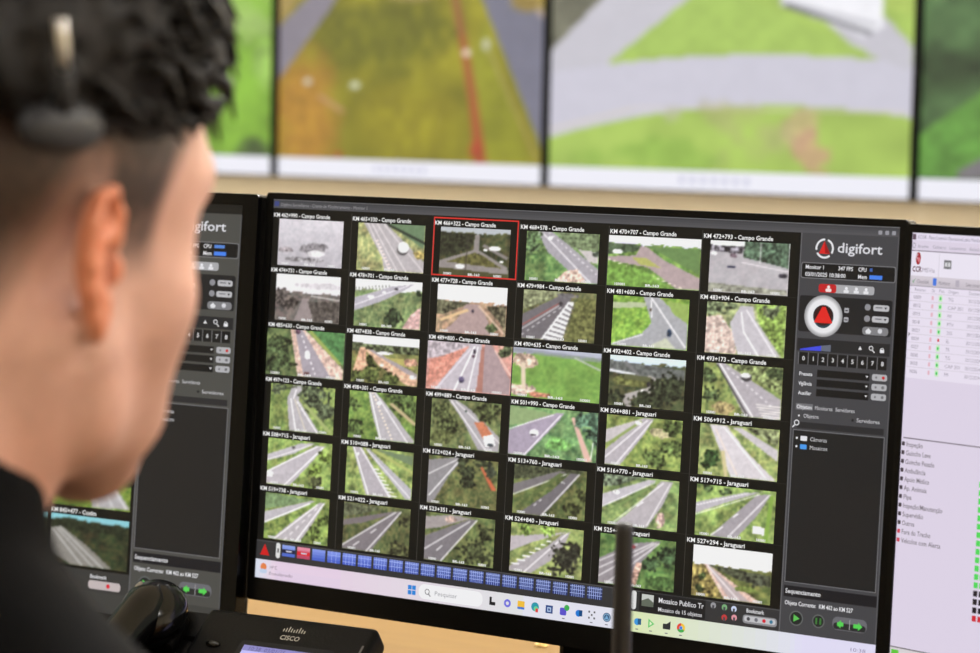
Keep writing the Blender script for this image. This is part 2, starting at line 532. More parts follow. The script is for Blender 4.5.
        c = mk((112, 168, 60), .4); c.sky(.1, (150, 158, 176)); c.line(0, .05, 1, .14, .09, (110, 118, 130), a=.7); c.blob(.14, .26, .16, .14, (198, 166, 140), .8); c.blob(.08, .85, .22, .12, (198, 168, 150), 1); c.line(.12, .3, .14, .85, .05, (198, 180, 150)); c.line(.7, .12, 1, .34, .03, (150, 160, 150)); c.blob(.3, .92, .15, .06, (200, 120, 90), 1.2)
    elif k == (2, 4):
        c = mk((66, 76, 44)); c.sky(.13, (178, 206, 228)); c.poly([(0, .1), (1, .2), (1, .42), (0, .34)], (84, 92, 88), .3); c.line(.2, .1, .42, .42, .05, (100, 104, 104)); c.line(0, .3, .34, .36, .05, (190, 196, 200)); c.line(.5, .38, .68, .5, .09, (150, 146, 142)); c.line(.68, .5, .5, .68, .1, (150, 146, 142)); c.line(.52, .66, .2, .84, .12, (148, 144, 140)); c.line(.22, .84, .3, 1, .1, (140, 136, 132)); c.blob(.3, .5, .3, .1, (100, 108, 50), 1); c.line(.2, .4, .56, .44, .1, (84, 92, 54)); c.blob(.53, .53, .03, .05, (40, 40, 44), .1); c.blob(.45, .66, .02, .02, WH, .1); tree(c, (.8, .6, .24), (.5, .92, .2), (.1, .8, .1), col=(44, 54, 34))
    elif k == (2, 5):
        c = mk((124, 146, 68)); c.poly([(.16, 0), (.28, 0), (1, .62), (1, 1), (.56, 1)], (146, 142, 148)); c.poly([(.28, 0), (1, 0), (1, .52)], (116, 134, 74), .8); c.line(.17, .02, .6, 1, .02, (40, 44, 40)); c.line(.2, 0, .66, 1, .016, WH); c.line(.3, .08, .92, .8, .01, WH, dash=10); c.blob(.55, .24, .075, .08, (52, 52, 54), .1); c.blob(.54, .2, .065, .05, WH, .1)
        for i in range(6): c.line(.68 + i * .02, .74 + i * .05, 1, .76 + i * .05, .018, (206, 204, 196))
        tree(c, (.08, .25, .1), (.1, .6, .12), (.9, .12, .1), col=(70, 92, 50)); c.blob(.28, .88, .15, .14, (168, 150, 90), 1)
    elif k == (3, 0):
        c = mk((112, 140, 62)); c.poly([(.34, .02), (.5, .02), (.44, .3), (.8, 1), (.32, 1), (.26, .3)], (150, 148, 152)); c.line(.32, .3, .42, 1, .014, WH); c.line(.4, .1, .36, .3, .012, WH); c.line(.38, .3, .58, 1, .01, (210, 200, 160)); c.line(.42, .35, .76, 1, .014, WH); tree(c, (.7, .2, .26), (.84, .5, .16), (.1, .1, .12), col=(72, 88, 58)); c.line(0, .18, .4, .03, .03, (54, 66, 44)); c.line(.54, .4, .95, .95, .06, (150, 170, 90))
    elif k == (3, 1):
        c = mk((104, 142, 54)); c.poly([(.28, 0), (.4, 0), (.6, .3), (1, .95), (1, 1), (.48, 1), (.34, .4)], (150, 148, 152)); c.line(.3, 0, .5, 1, .014, WH); c.line(.34, 0, .68, 1, .03, (220, 204, 180), dash=14); c.line(.38, 0, .9, 1, .012, WH); c.blob(.45, .22, .025, .04, WH, .1); tree(c, (.8, .12, .2), (.9, .3, .14), (.08, .3, .12), (.1, .8, .14), col=(72, 98, 44)); c.line(.62, .2, 1, .6, .06, (178, 160, 110))
    elif k == (3, 2):
        c = mk((96, 112, 60)); c.poly([(.24, 0), (.36, 0), (.6, .2), (1, .7), (1, 1), (.7, 1), (.48, .45)], (142, 140, 144)); c.line(.28, .02, .82, 1, .012, WH); c.line(.34, .02, 1, .8, .01, WH); c.poly([(.62, .42), (.76, .4), (.9, .66), (.76, .74)], (212, 116, 72), .1); c.poly([(.76, .7), (.9, .64), (.94, .86), (.8, .92)], (228, 228, 226), .1); c.blob(.87, .86, .05, .04, (50, 60, 66), .2); c.blob(.5, .22, .02, .02, (40, 60, 50), .1); tree(c, (.82, .2, .18), (.16, .3, .16), (.24, .55, .18), col=(78, 92, 48)); c.blob(.16, .8, .2, .16, (88, 100, 50))
    elif k == (3, 3):
        c = mk((98, 148, 82)); c.poly([(.44, .1), (.62, .06), (.56, .24), (.2, 1), (0, 1), (0, .5)], (140, 130, 150)); c.poly([(0, 0), (.5, .1), (.1, .38), (0, .4)], (126, 158, 96)); c.line(0, .48, .5, .12, .012, WH); c.line(.18, 1, .58, .12, .012, WH); c.blob(.29, .52, .055, .08, (226, 226, 230), .1, .1); c.blob(.28, .56, .04, .03, (90, 84, 96), .1); c.line(.72, .14, .92, 1, .04, (206, 160, 142), w1=.08); tree(c, (.9, .2, .14), (.98, .5, .1), col=(66, 104, 78)); c.blob(.55, .7, .16, .14, (112, 186, 82)); c.line(.96, .6, .94, .95, .01, WH)
    elif k == (3, 4):
        c = mk((122, 146, 62)); c.poly([(.48, .02), (.62, .02), (.5, .35), (.2, 1), (0, 1), (0, .7)], (150, 146, 152)); c.line(0, .86, .54, .05, .012, WH); c.line(.14, 1, .6, .06, .012, WH); c.poly([(0, .3), (.44, .04), (.5, .02), (.1, .5), (0, .56)], (164, 160, 160)); c.line(0, .62, .46, .08, .04, (132, 160, 72)); c.blob(.42, .12, .04, .04, WH, .1); c.blob(.72, .3, .16, .1, (176, 168, 118), 1); tree(c, (.9, .15, .14), (.66, .8, .16), (.9, .6, .14), col=(86, 112, 50))
    elif k == (3, 5):
        c = mk((136, 156, 78)); c.poly([(.12, .02), (.34, .02), (.62, .5), (1, 1), (.42, 1)], (176, 172, 176)); c.poly([(.42, .04), (.54, .04), (1, .4), (1, .62)], (166, 162, 166)); c.line(.3, .04, .86, .95, .01, WH); c.line(.2, .1, .5, .95, .02, (206, 190, 176)); tree(c, (.14, .62, .12), (.12, .76, .1), col=(48, 82, 38)); c.poly([(.56, .02), (1, .02), (1, .34)], (108, 120, 76), .9); c.line(.3, .5, .36, 1, .05, (190, 180, 120))
    elif k == (4, 0):
        c = mk((126, 158, 68)); c.poly([(.5, .06), (.74, .02), (.4, .3), (0, .5), (0, .36)], (158, 156, 162)); c.poly([(.74, .08), (.9, .06), (.6, .6), (.36, 1), (0, 1), (0, .72)], (156, 152, 158)); c.line(0, .74, .78, .08, .014, WH); c.line(.28, 1, .86, .1, .014, WH); c.line(.0, .48, .7, .06, .01, WH); tree(c, (.8, .84, .12), col=(66, 76, 42)); tree(c, (.9, .3, .1), (.76, .6, .1), col=(116, 150, 50)); c.blob(.4, .16, .03, .03, (60, 60, 60), .1); c.blob(.04, .78, .08, .07, WH, .5)
    elif k == (4, 1):
        c = mk((130, 156, 72)); c.poly([(.08, 0), (.22, 0), (.72, 1), (.32, 1)], (148, 144, 150)); c.poly([(.26, 0), (.34, .02), (1, .78), (1, 1), (.92, 1)], (150, 150, 156)); c.line(.1, 0, .36, 1, .014, WH); c.line(.2, 0, .68, 1, .014, WH)
        for i in range(8): c.line(.4 + i * .035, .42 + i * .075, .5 + i * .04, .44 + i * .075, .02, WH)
        c.poly([(.4, 0), (1, .08), (1, .28)], (98, 124, 84)); c.line(.38, .02, 1, .42, .06, (164, 178, 84)); c.line(.3, .04, .98, .96, .01, WH); c.blob(.17, .14, .02, .03, WH, .1)
    elif k == (4, 2):
        c = mk((92, 104, 52)); c.poly([(0, .1), (.36, 0), (.5, 0), (.3, .4), (.08, 1), (0, 1)], (116, 116, 118)); c.line(0, .4, .42, .03, .012, WH); c.line(.02, .85, .42, .1, .014, WH); tree(c, (.56, .3, .14), (.56, .46, .12), (.76, .06, .14), (.5, .1, .08), col=(46, 56, 34)); c.line(.76, .14, .96, .6, .03, (222, 96, 52), w1=.07); c.blob(.9, .2, .08, .14, (50, 60, 44))
    elif k == (4, 3):
        c = mk((88, 104, 50)); c.poly([(0, 0), (1, 0), (.6, .18), (0, .3)], (62, 72, 46), .6); c.poly([(0, .4), (.6, .06), (.74, .04), (.3, .4), (0, .6)], (98, 96, 98)); c.line(0, .62, .72, .1, .014, WH); c.poly([(.78, .08), (.92, .06), (.7, .5), (.42, 1), (.08, 1), (.5, .5)], (92, 90, 94)); c.line(.4, 1, .9, .08, .014, WH); c.line(.3, .8, .44, .6, .012, WH, dash=2); c.blob(.68, .28, .025, .025, WH, .1); tree(c, (.95, .5, .1), (.84, .8, .12), col=(60, 70, 34)); c.line(.66, .1, .3, .55, .06, (86, 108, 50))
    elif k == (4, 4):
        c = mk((116, 146, 74)); c.poly([(0, 0), (.5, 0), (.2, .2), (0, .26)], (86, 104, 78), .9); c.poly([(0, .4), (.6, .03), (.72, .02), (.3, .42), (0, .66)], (160, 158, 164)); c.poly([(.76, .04), (.92, .03), (.8, .5), (.6, 1), (.16, 1), (.5, .5)], (150, 146, 150)); c.line(.16, .95, .8, .06, .012, WH); c.line(.6, .95, .88, .08, .008, WH); c.line(0, .66, .68, .08, .012, WH); c.line(.46, .58, .54, .48, .016, WH); c.blob(.18, .34, .045, .04, WH, .1); c.blob(.78, .82, .06, .16, (196, 158, 146), .8); c.line(.1, .72, .6, .2, .04, (112, 146, 72))
    elif k == (4, 5):
        c = mk((126, 158, 70)); c.poly([(0, .36), (.6, .08), (.82, .04), (.4, .3), (0, .58)], (152, 150, 156)); c.poly([(.76, .1), (.94, .06), (.78, .5), (.52, 1), (.2, 1), (.5, .5)], (134, 130, 136)); c.line(.44, .95, .92, .08, .012, WH); c.line(0, .6, .8, .08, .012, WH); c.line(0, .42, .66, .08, .01, WH); c.line(.2, .98, .36, .78, .016, WH); c.line(.48, .58, .54, .5, .016, WH); tree(c, (.36, .1, .08), (.14, .06, .06), col=(66, 92, 50)); c.poly([(.74, .7), (.88, .72), (.87, .86), (.73, .84)], (240, 240, 238), .05); c.line(.95, .1, .9, 1, .05, (126, 176, 52))
    elif k == (5, 0):
        c = mk((120, 152, 62)); c.poly([(0, 0), (.7, .06), (.3, .26), (0, .36)], (104, 138, 84), .25); c.poly([(0, .42), (.7, .08), (.78, .08), (.3, .46), (0, .66)], (154, 152, 158)); c.line(0, .66, .7, .14, .02, WH); c.poly([(.84, .1), (.94, .08), (.74, .6), (.56, 1), (.12, 1), (.5, .5)], (152, 148, 152)); c.line(.5, 1, .92, .1, .014, WH); c.line(.16, 1, .82, .14, .014, WH); c.line(.32, 1, .86, .14, .01, WH, dash=6); tree(c, (.9, .5, .1), (.8, .8, .12), col=(94, 122, 46))
    elif k == (5, 1):
        c = mk((84, 96, 50)); c.poly([(0, 0), (.6, .05), (.2, .25), (0, .3)], (82, 92, 62), .5); c.poly([(0, .38), (.76, .08), (.8, .1), (.3, .4), (0, .5)], (98, 92, 94)); c.poly([(.74, .1), (.88, .06), (.62, .6), (.42, 1), (0, 1), (0, .9)], (102, 98, 102)); c.line(0, .92, .78, .1, .014, WH); c.line(.36, 1, .86, .08, .014, WH); c.line(.42, .6, .5, .5, .014, WH); c.line(.16, .92, .26, .8, .014, WH); tree(c, (.92, .3, .08), (.84, .92, .16), col=(54, 60, 34))
    elif k == (5, 2):
        c = mk((88, 104, 52)); c.poly([(0, .1), (.4, 0), (.64, .04), (.2, .3), (0, .36)], (132, 126, 124)); c.blob(.36, .1, .1, .07, (176, 148, 134), 1); c.poly([(.62, .06), (.76, .04), (.5, .5), (.26, 1), (0, 1), (0, .5)], (100, 98, 102)); c.line(0, .78, .64, .1, .014, WH); c.line(.24, 1, .74, .06, .014, WH); c.line(.18, .78, .26, .66, .014, WH); tree(c, (.86, .3, .12), (.7, .7, .2), (.9, .8, .14), col=(56, 66, 36))
    elif k == (5, 3):
        c = mk((126, 146, 72)); c.poly([(0, .28), (.5, .16), (.8, .06), (.3, .36), (0, .6)], (154, 148, 152)); c.poly([(.7, .14), (.82, .06), (.76, .3), (.56, .7), (.3, 1), (0, 1), (0, .9), (.5, .42)], (142, 138, 142)); c.line(.2, 1, .78, .1, .012, WH)
        for i in range(7): c.line(.02 + i * .08, .84 - i * .09, .14 + i * .07, .84 - i * .09, .025, WH)
        tree(c, (.8, .52, .2), (.74, .7, .18), (.62, .9, .1), col=(42, 46, 34)); tree(c, (.5, .06, .12), (.2, .1, .1), col=(126, 166, 60))
    elif k == (5, 4):
        c = mk((88, 132, 58)); c.poly([(0, .5), (.4, .14), (.74, .04), (.8, .04), (.5, .6), (.34, 1), (0, 1)], (120, 116, 120)); c.line(0, .7, .7, .08, .012, WH); c.line(0, .86, .74, .08, .012, WH); c.line(.1, 1, .78, .08, .012, WH); c.line(.0, .56, .5, .14, .01, WH); c.blob(.44, .2, .035, .04, (176, 50, 56), .1); c.poly([(.5, .5), (.58, .5), (.5, .96), (.38, .96)], (180, 138, 118), .6); tree(c, (.9, .3, .14), (.7, .5, .12), col=(50, 78, 44)); c.blob(.8, .85, .2, .14, (66, 106, 46))
    else:
        c = mk((92, 104, 46)); c.sky(.36, (240, 238, 246)); c.poly([(.2, .36), (1, .44), (1, .66), (.6, .6)], (62, 70, 48), .6); c.poly([(0, .38), (.16, .36), (.4, 1), (0, 1)], (138, 124, 58), .9); c.poly([(.15, .36), (.2, .36), (.9, 1), (.42, 1)], (206, 166, 148), .2); c.poly([(.17, .36), (.2, .36), (.76, 1), (.5, 1)], (158, 144, 144)); c.line(.19, .38, .62, 1, .01, WH); tree(c, (.84, .62, .1), (.7, .52, .08), col=(50, 56, 42)); c.blob(.7, .75, .2, .06, (100, 122, 46)); tree(c, (.14, .6, .05), (.1, .85, .06), col=(58, 76, 36))
    im = c.blur(1).img
    lum = im.mean(2, keepdims=True)
    sat = (im.max(2, keepdims=True) - im.min(2, keepdims=True)) / (im.max(2, keepdims=True) + 20)
    im = np.minimum((lum + (im - lum) * .72) * (1.24 - .26 * np.clip(sat, 0, 1)) + np.array((7, 3, 4)), 240)
    return im, wide


CAPTIONS = [
    ['462+990', '465+330', '466+322', '468+578', '470+707', '472+793'],
    ['474+731', '478+701', '477+728', '479+984', '481+600', '483+904'],
    ['485+630', '487+838', '489+800', '490+635', '492+402', '493+173'],
    ['497+123', '498+301', '499+889', '501+990', '504+881', '506+912'],
    ['508+715', '510+088', '512+024', '513+760', '516+770', '517+715'],
    ['519+738', '521+022', '523+351', '524+840', '525+450', '527+294']]


def is_jaraguari(r, q):
    return r >= 4 or (r == 3 and q >= 4)


M_SCREEN = attr_mat('screen_picture', True, rough=0.4, strength=1.0, spec=0.2)
M_WALLSCREEN = attr_mat('video_wall_picture', True, rough=0.4, strength=1.0, spec=0.3)


def side_panel(g, bg=(66, 66, 70), other=False):
    """the control panel at the right of the surveillance software, in 1920x1080 display pixels"""
    LT = (226, 226, 230)
    DK = (20, 20, 22)
    g.rect(1654, 24, 1919, 1027, bg)
    g.rect(1654, 24, 1657, 1027, (98, 98, 102), 2)
    g.rect(1915, 24, 1919, 1027, (92, 92, 96), 2)
    for i, x in enumerate(() if other else (1867, 1885, 1903)):
        g.rrect(x - 5, 10, x + 5, 20, 2, (150, 150, 158), 2)
    # round emblem with a red figure
    for a0 in (100, 220, 340):
        g.arc(1720, 61, 20, 25, a0 - 50, a0 + 50, LT, 2)
    g.poly([(1719, 42), (1736, 74), (1705, 74)], (214, 34, 34), 2)
    g.poly([(1719, 42), (1736, 74), (1722, 72)], (150, 20, 24), 3)
    g.text(1754, 69, 'digifort', 35, (216, 216, 222), 3, width=121, bold=0.012)
    # information box
    g.rrect(1659, 97, 1914, 137, 6, (120, 120, 124), 2)
    g.rrect(1661, 99, 1912, 135, 5, DK, 3)
    g.text(1671, 113, 'Monitor 1', 14, LT, 4, width=50, bold=.02)
    g.text(1760, 113, '347 FPS', 14, LT, 4, width=40, bold=.02)
    g.text(1814, 113, 'CPU', 14, LT, 4, width=22, bold=.02)
    g.text(1671, 131, '03/01/2025 10:38:00', 14, LT, 4, width=110, bold=.02)
    g.text(1814, 131, 'Mem', 14, LT, 4, width=24, bold=.02)
    g.rect(1845, 121, 1879, 131, (70, 128, 232), 4)
    g.rect(1845, 104, 1874 if other else 1852, 112, (84, 132, 214) if other else (60, 96, 170), 4)
    # red and silver buttons
    g.rrect(1710, 149, 1860, 170, 6, (168, 168, 172), 2)
    g.rrect(1710, 149, 1758, 170, 6, (190, 32, 36), 3)
    g.disc(1737, 156, 4, (240, 220, 220), 4)
    g.rrect(1729, 160, 1745, 168, 3, (240, 220, 220), 4)
    for x in (1785, 1812, 1838):
        g.disc(x, 157, 4, (230, 230, 234), 4)
        g.rrect(x - 7, 161, x + 7, 168, 2, (226, 226, 230), 4)
    # joystick wheel
    g.rrect(1660, 180, 1910, 270, 6, (30, 30, 33), 2)
    for i in range(10):
        v = 150 + i * 9
        g.disc(1727, 229, 52 - i * 1.2, (v, v, v + 3), 3 + i * 0.1, 32)
    g.disc(1727, 229, 28, (34, 40, 46), 4.2, 28)
    g.disc(1727, 233, 26, (40, 66, 78), 4.4, 28)
    g.disc(1727, 228, 25, (52, 20, 22), 4.6, 28)
    g.poly([(1723, 206), (1732, 206), (1753, 246), (1702, 246)], (222, 38, 34), 5)
    for y in (211, 234):
        g.rrect(1783, y - 6, 1795, y + 6, 2, (170, 170, 176), 3)
        g.rect(1785, y - 1, 1793, y + 2, (60, 60, 66), 4)
    for y0, sp in ((193, 1860), (221, 1858)):
        g.disc(1845, y0 + 7, 8, (140, 140, 146), 3)
        g.rrect(sp, y0, 1902, y0 + 15, 5, (186, 186, 190), 3)
        g.rect(1866, y0 + 5, 1884, y0 + 8, (110, 110, 116), 4)
        g.poly([(1889, y0 + 5), (1897, y0 + 5), (1893, y0 + 11)], (50, 50, 54), 4)
    g.rrect(1834, 248, 1903, 268, 8, (126, 126, 130), 3)
    g.poly([(1842, 259), (1850, 251), (1858, 259), (1855, 265), (1845, 265)], (222, 222, 226), 4)
    g.disc(1881, 257, 6, (210, 210, 216), 4)
    # zoom slider row
    g.rect(1660, 287, 1910, 318, (36, 36, 39), 2)
    g.poly([(1669, 314), (1726, 303), (1726, 316), (1669, 317)], (64, 74, 220), 3)
    g.poly([(1726, 303), (1752, 299), (1752, 316), (1726, 316)], (98, 104, 120), 3)
    g.poly([(1826, 306), (1836, 306), (1831, 297)], LT, 3)
    g.arc(1860, 300, 4, 6, 0, 360, LT, 3)
    g.line(1864, 305, 1870, 311, 2.5, LT, 3)
    g.rrect(1884, 302, 1895, 310, 1, LT, 3)
    g.arc(1889.5, 302, 3, 4.5, 180, 360, LT, 3)
    # number row
    for i in range(9):
        x = 1667 + i * 26.6
        g.rect(x, 322, x + 24, 352, DK, 2)
        g.rect(x - 2, 322, x - .5, 352, (120, 120, 124), 2)
        g.text(x + 9, 342, str(i), 15, (220, 220, 224), 3, bold=.02)
    # preset rows
    for i, nm in enumerate(('Presets', 'Vigilância', 'Auxiliar')):
        y = 366 + i * 24
        g.text(1670, y + 14, nm, 13, LT, 3, width=36, bold=.015)
        g.rect(1719, y - 3, 1860, y + 15, DK, 2)
        g.poly([(1850, y + 3), (1857, y + 3), (1853.5, y + 8)], LT, 3)
        g.rrect(1867, y - 3, 1907, y + 13, 5, (176, 176, 180), 2)
        g.disc(1878, y + 5, 3, (120, 120, 124), 3)
        g.disc(1897, y + 5, 4, (200, 40, 40) if i == 0 else (110, 110, 114), 3)
    g.rect(1666, 450, 1713, 466, (110, 110, 114), 2)
    g.text(1668, 463, 'Objetos', 14, LT, 3, width=42, bold=.015)
    g.text(1718, 463, 'Monitores', 14, (206, 206, 210), 3, width=48)
    g.text(1774, 463, 'Servidores', 14, (206, 206, 210), 3, width=52)
    g.text(1688, 485, 'Objetos', 14, (206, 206, 210), 3, width=42)
    g.disc(1676, 481, 2.5, LT, 3, 8)
    g.disc(1822, 481, 3.5, (30, 30, 30), 3, 10)
    g.text(1832, 485, 'Servidores', 14, (206, 206, 210), 3, width=62)
    g.rect(1672, 496, 1906, 512, (40, 40, 43), 2)
    g.arc(1671, 499, 5, 7.5, 0, 360, LT, 4)
    g.line(1666, 505, 1660, 511, 3, LT, 4)
    # object tree
    g.rect(1662, 516, 1910, 900, (112, 112, 116), 2)
    g.rect(1664, 518, 1908, 898, (29, 29, 31), 3)
    for y, nm, c, wd in ((542, 'Câmeras', (225, 225, 230), 46), (563, 'Mosaicos', (70, 150, 230), 48)):
        g.disc(1674, y - 5, 3, LT, 4, 8)
        g.rrect(1684, y - 11, 1702, y + 1, 2, c, 4)
        g.text(1710, y, nm, 14, (206, 206, 210), 4, width=wd)
    # sequencing box
    g.rect(1662, 908, 1914, 936, (24, 24, 30), 2)
    g.text(1666, 927, 'Sequenciamento', 16, LT, 3, width=97, bold=.015)
    g.text(1666, 956, 'Objeto Corrente:', 15, LT, 3, width=86, bold=.015)
    g.text(1760, 956, 'KM 462 ao KM 527', 15, LT, 3, width=92, bold=.02)
    for x, r in ((1700, 19), (1761, 17)):
        g.disc(x, 988, r, (96, 100, 100), 2)
        g.disc(x, 988, r - 3, (34, 38, 36), 3)
    g.poly([(1693, 979), (1693, 997), (1710, 988)], (92, 190, 84), 4)
    g.rect(1753, 980, 1758, 996, (60, 120, 56), 4)
    g.rect(1764, 980, 1769, 996, (60, 120, 56), 4)
    g.rrect(1799, 970, 1892, 1003, 14, (104, 104, 110), 2)
    g.rrect(1802, 985, 1889, 1001, 7, (40, 42, 42), 3)
    g.rect(1845, 974, 1846.5, 1000, (170, 170, 174), 4)
    for x, s in ((1824, -1), (1867, 1)):
        g.poly([(x + s * 13, 988), (x + s * 2, 978), (x + s * 2, 998)], (86, 208, 84), 5)
        g.rect(x - 11, 983, x + 5, 993, (86, 208, 84), 4.6)


def bottom_strip(g, tiles=True):
    g.rect(0, 972, 1654, 1027, (50, 50, 52))
    g.rect(0, 972, 1654, 975, (74, 74, 76), 2)
    g.poly([(30, 982), (47, 1014), (14, 1014)], (206, 28, 30), 2)
    g.rrect(70, 974, 85, 1018, 7, (222, 222, 222), 2)
    g.rect(75, 990, 80, 1002, (80, 80, 80), 3)
    for i in range(20):
        x = 92 + i * 52.8
        e = 1.12 - .03 * i
        g.grad(x, 978, x + 45, 1010, (132 * e, 150 * e, 232 * min(1, e)), (62 * e, 86 * e, 196 * min(1, e)), 2, 4)
        n = min(1 + i // 2, 6) if i > 2 else 0
        if i == 1:
            g.grad(x, 978, x + 45, 1010, (230, 150, 170), (180, 60, 90), 2.4, 4)
        if i < 2:
            g.rect(x, 990, x + 45, 1001, (30, 30, 60) if i == 0 else (214, 40, 50), 3)
            g.rect(x + 14, 993, x + 34, 997, (200, 200, 220), 4)
        for k in range(1, n + 1):
            g.rect(x + 45 * k / (n + 1) - .6, 978, x + 45 * k / (n + 1) + .6, 1010, (176, 194, 246), 3)
            if k % 2:
                g.rect(x, 978 + 32 * k / (n + 1) - .6, x + 45, 978 + 32 * k / (n + 1) + .6, (176, 194, 246), 3)
    g.rrect(1228, 973, 1243, 1022, 7, (222, 222, 222), 2)
    g.rrect(1252, 972, 1445, 1025, 4, (26, 26, 29), 2)
    g.rect(1259, 979, 1294, 1010, (196, 200, 196), 3)
    g.poly([(1259, 996), (1278, 988), (1294, 998), (1294, 1010), (1259, 1010)], (96, 104, 92), 4)
    g.text(1308, 996, 'Mosaico Publico Tr', 19, (226, 226, 230), 3, width=132, bold=.01)
    g.text(1308, 1018, 'Mosaico de 15 objetos', 15, (216, 216, 220), 3, width=128, bold=.01)
    for x, y, c in ((1467, 984, (150, 150, 156)), (1499, 985, (120, 170, 120)), (1526, 986, (200, 210, 236)), (1500, 1011, (190, 60, 60)), (1528, 1008, (220, 150, 160))):
        g.disc(x, y, 8, c, 3, 12)
        g.rect(x - 3, y - 1, x + 3, y + 9, (70, 70, 76), 4)
    g.text(1561, 990, 'Bookmark', 14, (222, 222, 226), 3, width=50, bold=.02)
    g.rrect(1552, 996, 1648, 1018, 8, (140, 140, 144), 2)
    g.rrect(1556, 999, 1644, 1013, 6, (192, 192, 196), 3)
    for x, c in ((1568, (70, 70, 76)), (1590, (110, 110, 118)), (1612, (214, 34, 54)), (1632, (60, 120, 150))):
        g.disc(x, 1006, 5, c, 4, 10)


def taskbar(g):
    g.grad(0, 1027, 560, 1080, (228, 206, 226), (222, 204, 226), 1, 2)
    g.grad(300, 1027, 900, 1080, (226, 208, 224), (222, 224, 226), 1.4, 14, True)
    g.rect(900, 1027, 1230, 1080, (224, 224, 236), 1.4)
    g.grad(1200, 1027, 1720, 1080, (216, 230, 176), (222, 222, 240), 1.6, 16, True)
    g.rect(1700, 1027, 1919, 1080, (222, 218, 242), 1.6)
    g.grad(0, 1027, 70, 1080, (214, 222, 236), (230, 208, 226), 1.8, 5, True)
    g.disc(29, 1048, 11, (226, 130, 76), 3)
    g.rrect(16, 1054, 42, 1066, 6, (190, 206, 230), 4)
    g.text(49, 1051, '19°C', 13, (110, 90, 110), 3, width=28)
    g.text(49, 1068, 'Ensolarado', 13, (140, 120, 140), 3, width=84)
    for a in (0, 1):
        for b in (0, 1):
            g.rect(528 + a * 14, 1041 + b * 14, 540 + a * 14, 1053 + b * 14, (40, 130, 214), 3)
    g.rrect(564, 1033, 772, 1074, 18, (238, 238, 240), 3)
    g.arc(592, 1053, 6, 8, 0, 360, (70, 70, 76), 4)
    g.line(597, 1059, 603, 1065, 2.5, (70, 70, 76), 4)
    g.text(616, 1060, 'Pesquisar', 17, (150, 150, 156), 4, width=74)
    ic = [(803, (30, 30, 34)), (851, (110, 110, 220)), (894, (238, 188, 60)), (938, (40, 150, 170)), (982, (40, 70, 130)), (1027, (90, 80, 200)),
          (1072, (30, 120, 210)), (1112, (90, 90, 96)), (1158, (30, 70, 110)), (1249, (60, 150, 220)), (1290, (100, 200, 110)), (1336, (40, 44, 48)), (1378, (226, 80, 60))]
    for i, (x, c) in enumerate(ic):
        if i == 0:
            g.rect(x - 9, 1042, x - 2, 1064, c, 3); g.rect(x - 9, 1055, x + 10, 1064, c, 3)
        elif i in (2,):
            g.rrect(x - 11, 1042, x + 11, 1062, 2, c, 3); g.rect(x - 11, 1058, x + 11, 1064, (60, 120, 210), 4)
        elif i == 7:
            for a in (0, 1, 2):
                for b in (0, 1, 2):
                    if (a + b) % 2 == 0: g.rect(x - 10 + a * 8, 1042 + b * 8, x - 5 + a * 8, 1047 + b * 8, c, 3)
        elif i == 8:
            g.disc(x, 1053, 12, c, 3); g.arc(x, 1053, 8, 10, 0, 360, (150, 190, 220), 4); g.poly([(x - 6, 1058), (x, 1046), (x + 6, 1058)], (120, 170, 210), 4)
        elif i == 10:
            g.poly([(x - 8, 1041), (x + 10, 1053), (x - 8, 1065)], c, 3); g.poly([(x - 4, 1047), (x + 4, 1053), (x - 4, 1059)], (224, 236, 200), 4)
        elif i == 11:
            g.rrect(x - 11, 1048, x + 11, 1062, 2, c, 3); g.poly([(x, 1048), (x + 11, 1040), (x + 11, 1050)], c, 3)
        elif i == 12:
            g.arc(x, 1053, 5, 12, 30, 150, (70, 170, 80), 3); g.arc(x, 1053, 5, 12, 150, 270, (226, 70, 56), 3); g.arc(x, 1053, 5, 12, 270, 390, (240, 196, 60), 3); g.disc(x, 1053, 4.5, (66, 130, 230), 4)
        elif i == 3:
            g.disc(x, 1052, 12, c, 3); g.disc(x + 3, 1057, 7, (110, 210, 150), 4); g.rect(x + 2, 1056, x + 10, 1066, (226, 60, 60), 5)
        elif i == 5:
            g.rrect(x - 12, 1044, x + 8, 1064, 4, c, 3); g.disc(x + 9, 1043, 8, (60, 170, 80), 4)
        elif i == 4:
            g.rect(x - 11, 1043, x + 11, 1064, c, 3); g.rect(x - 6, 1048, x + 6, 1060, (180, 200, 230), 4); g.rect(x - 3, 1051, x + 3, 1057, c, 5)
        elif i == 1:
            g.arc(x, 1053, 5, 11, 0, 360, c, 3)
        else:
            g.disc(x, 1053, 9, c, 3); g.rect(x + 2, 1044, x + 12, 1060, tuple(int(v * .6) for v in c), 4)
        if i in (5, 7, 8, 9, 10, 11, 12):
            g.rect(x - 4, 1071, x + 4, 1073.5, (110, 110, 120), 4)
    g.text(1848, 1051, '10:38', 13, (150, 140, 170), 3, width=44)
    g.text(1834, 1069, '03/01/2025', 13, (150, 140, 170), 3, width=62)


# ------------------------------------------------------------------ the room
M_WALL = mat('beige_wall_paint', (246, 237, 216), 0.85, bump=(60, .15), var=(3, (242, 233, 211)))
M_WHITE = mat('white_paint', (225, 222, 214), 0.9, bump=(80, .1))
M_FLOOR = mat('grey_vinyl_floor', (128, 120, 110), 0.5, var=(6, (112, 104, 96)))
M_SKIRT = mat('wood_skirting', (120, 84, 52), 0.5)
X0, X1, Y0, Y1, ZC = -4.6, 3.2, -3.6, 2.637, 2.75


def struct(name, c, s, m):
    return tag(MB().box(c, s).build(name, m), kind='structure')


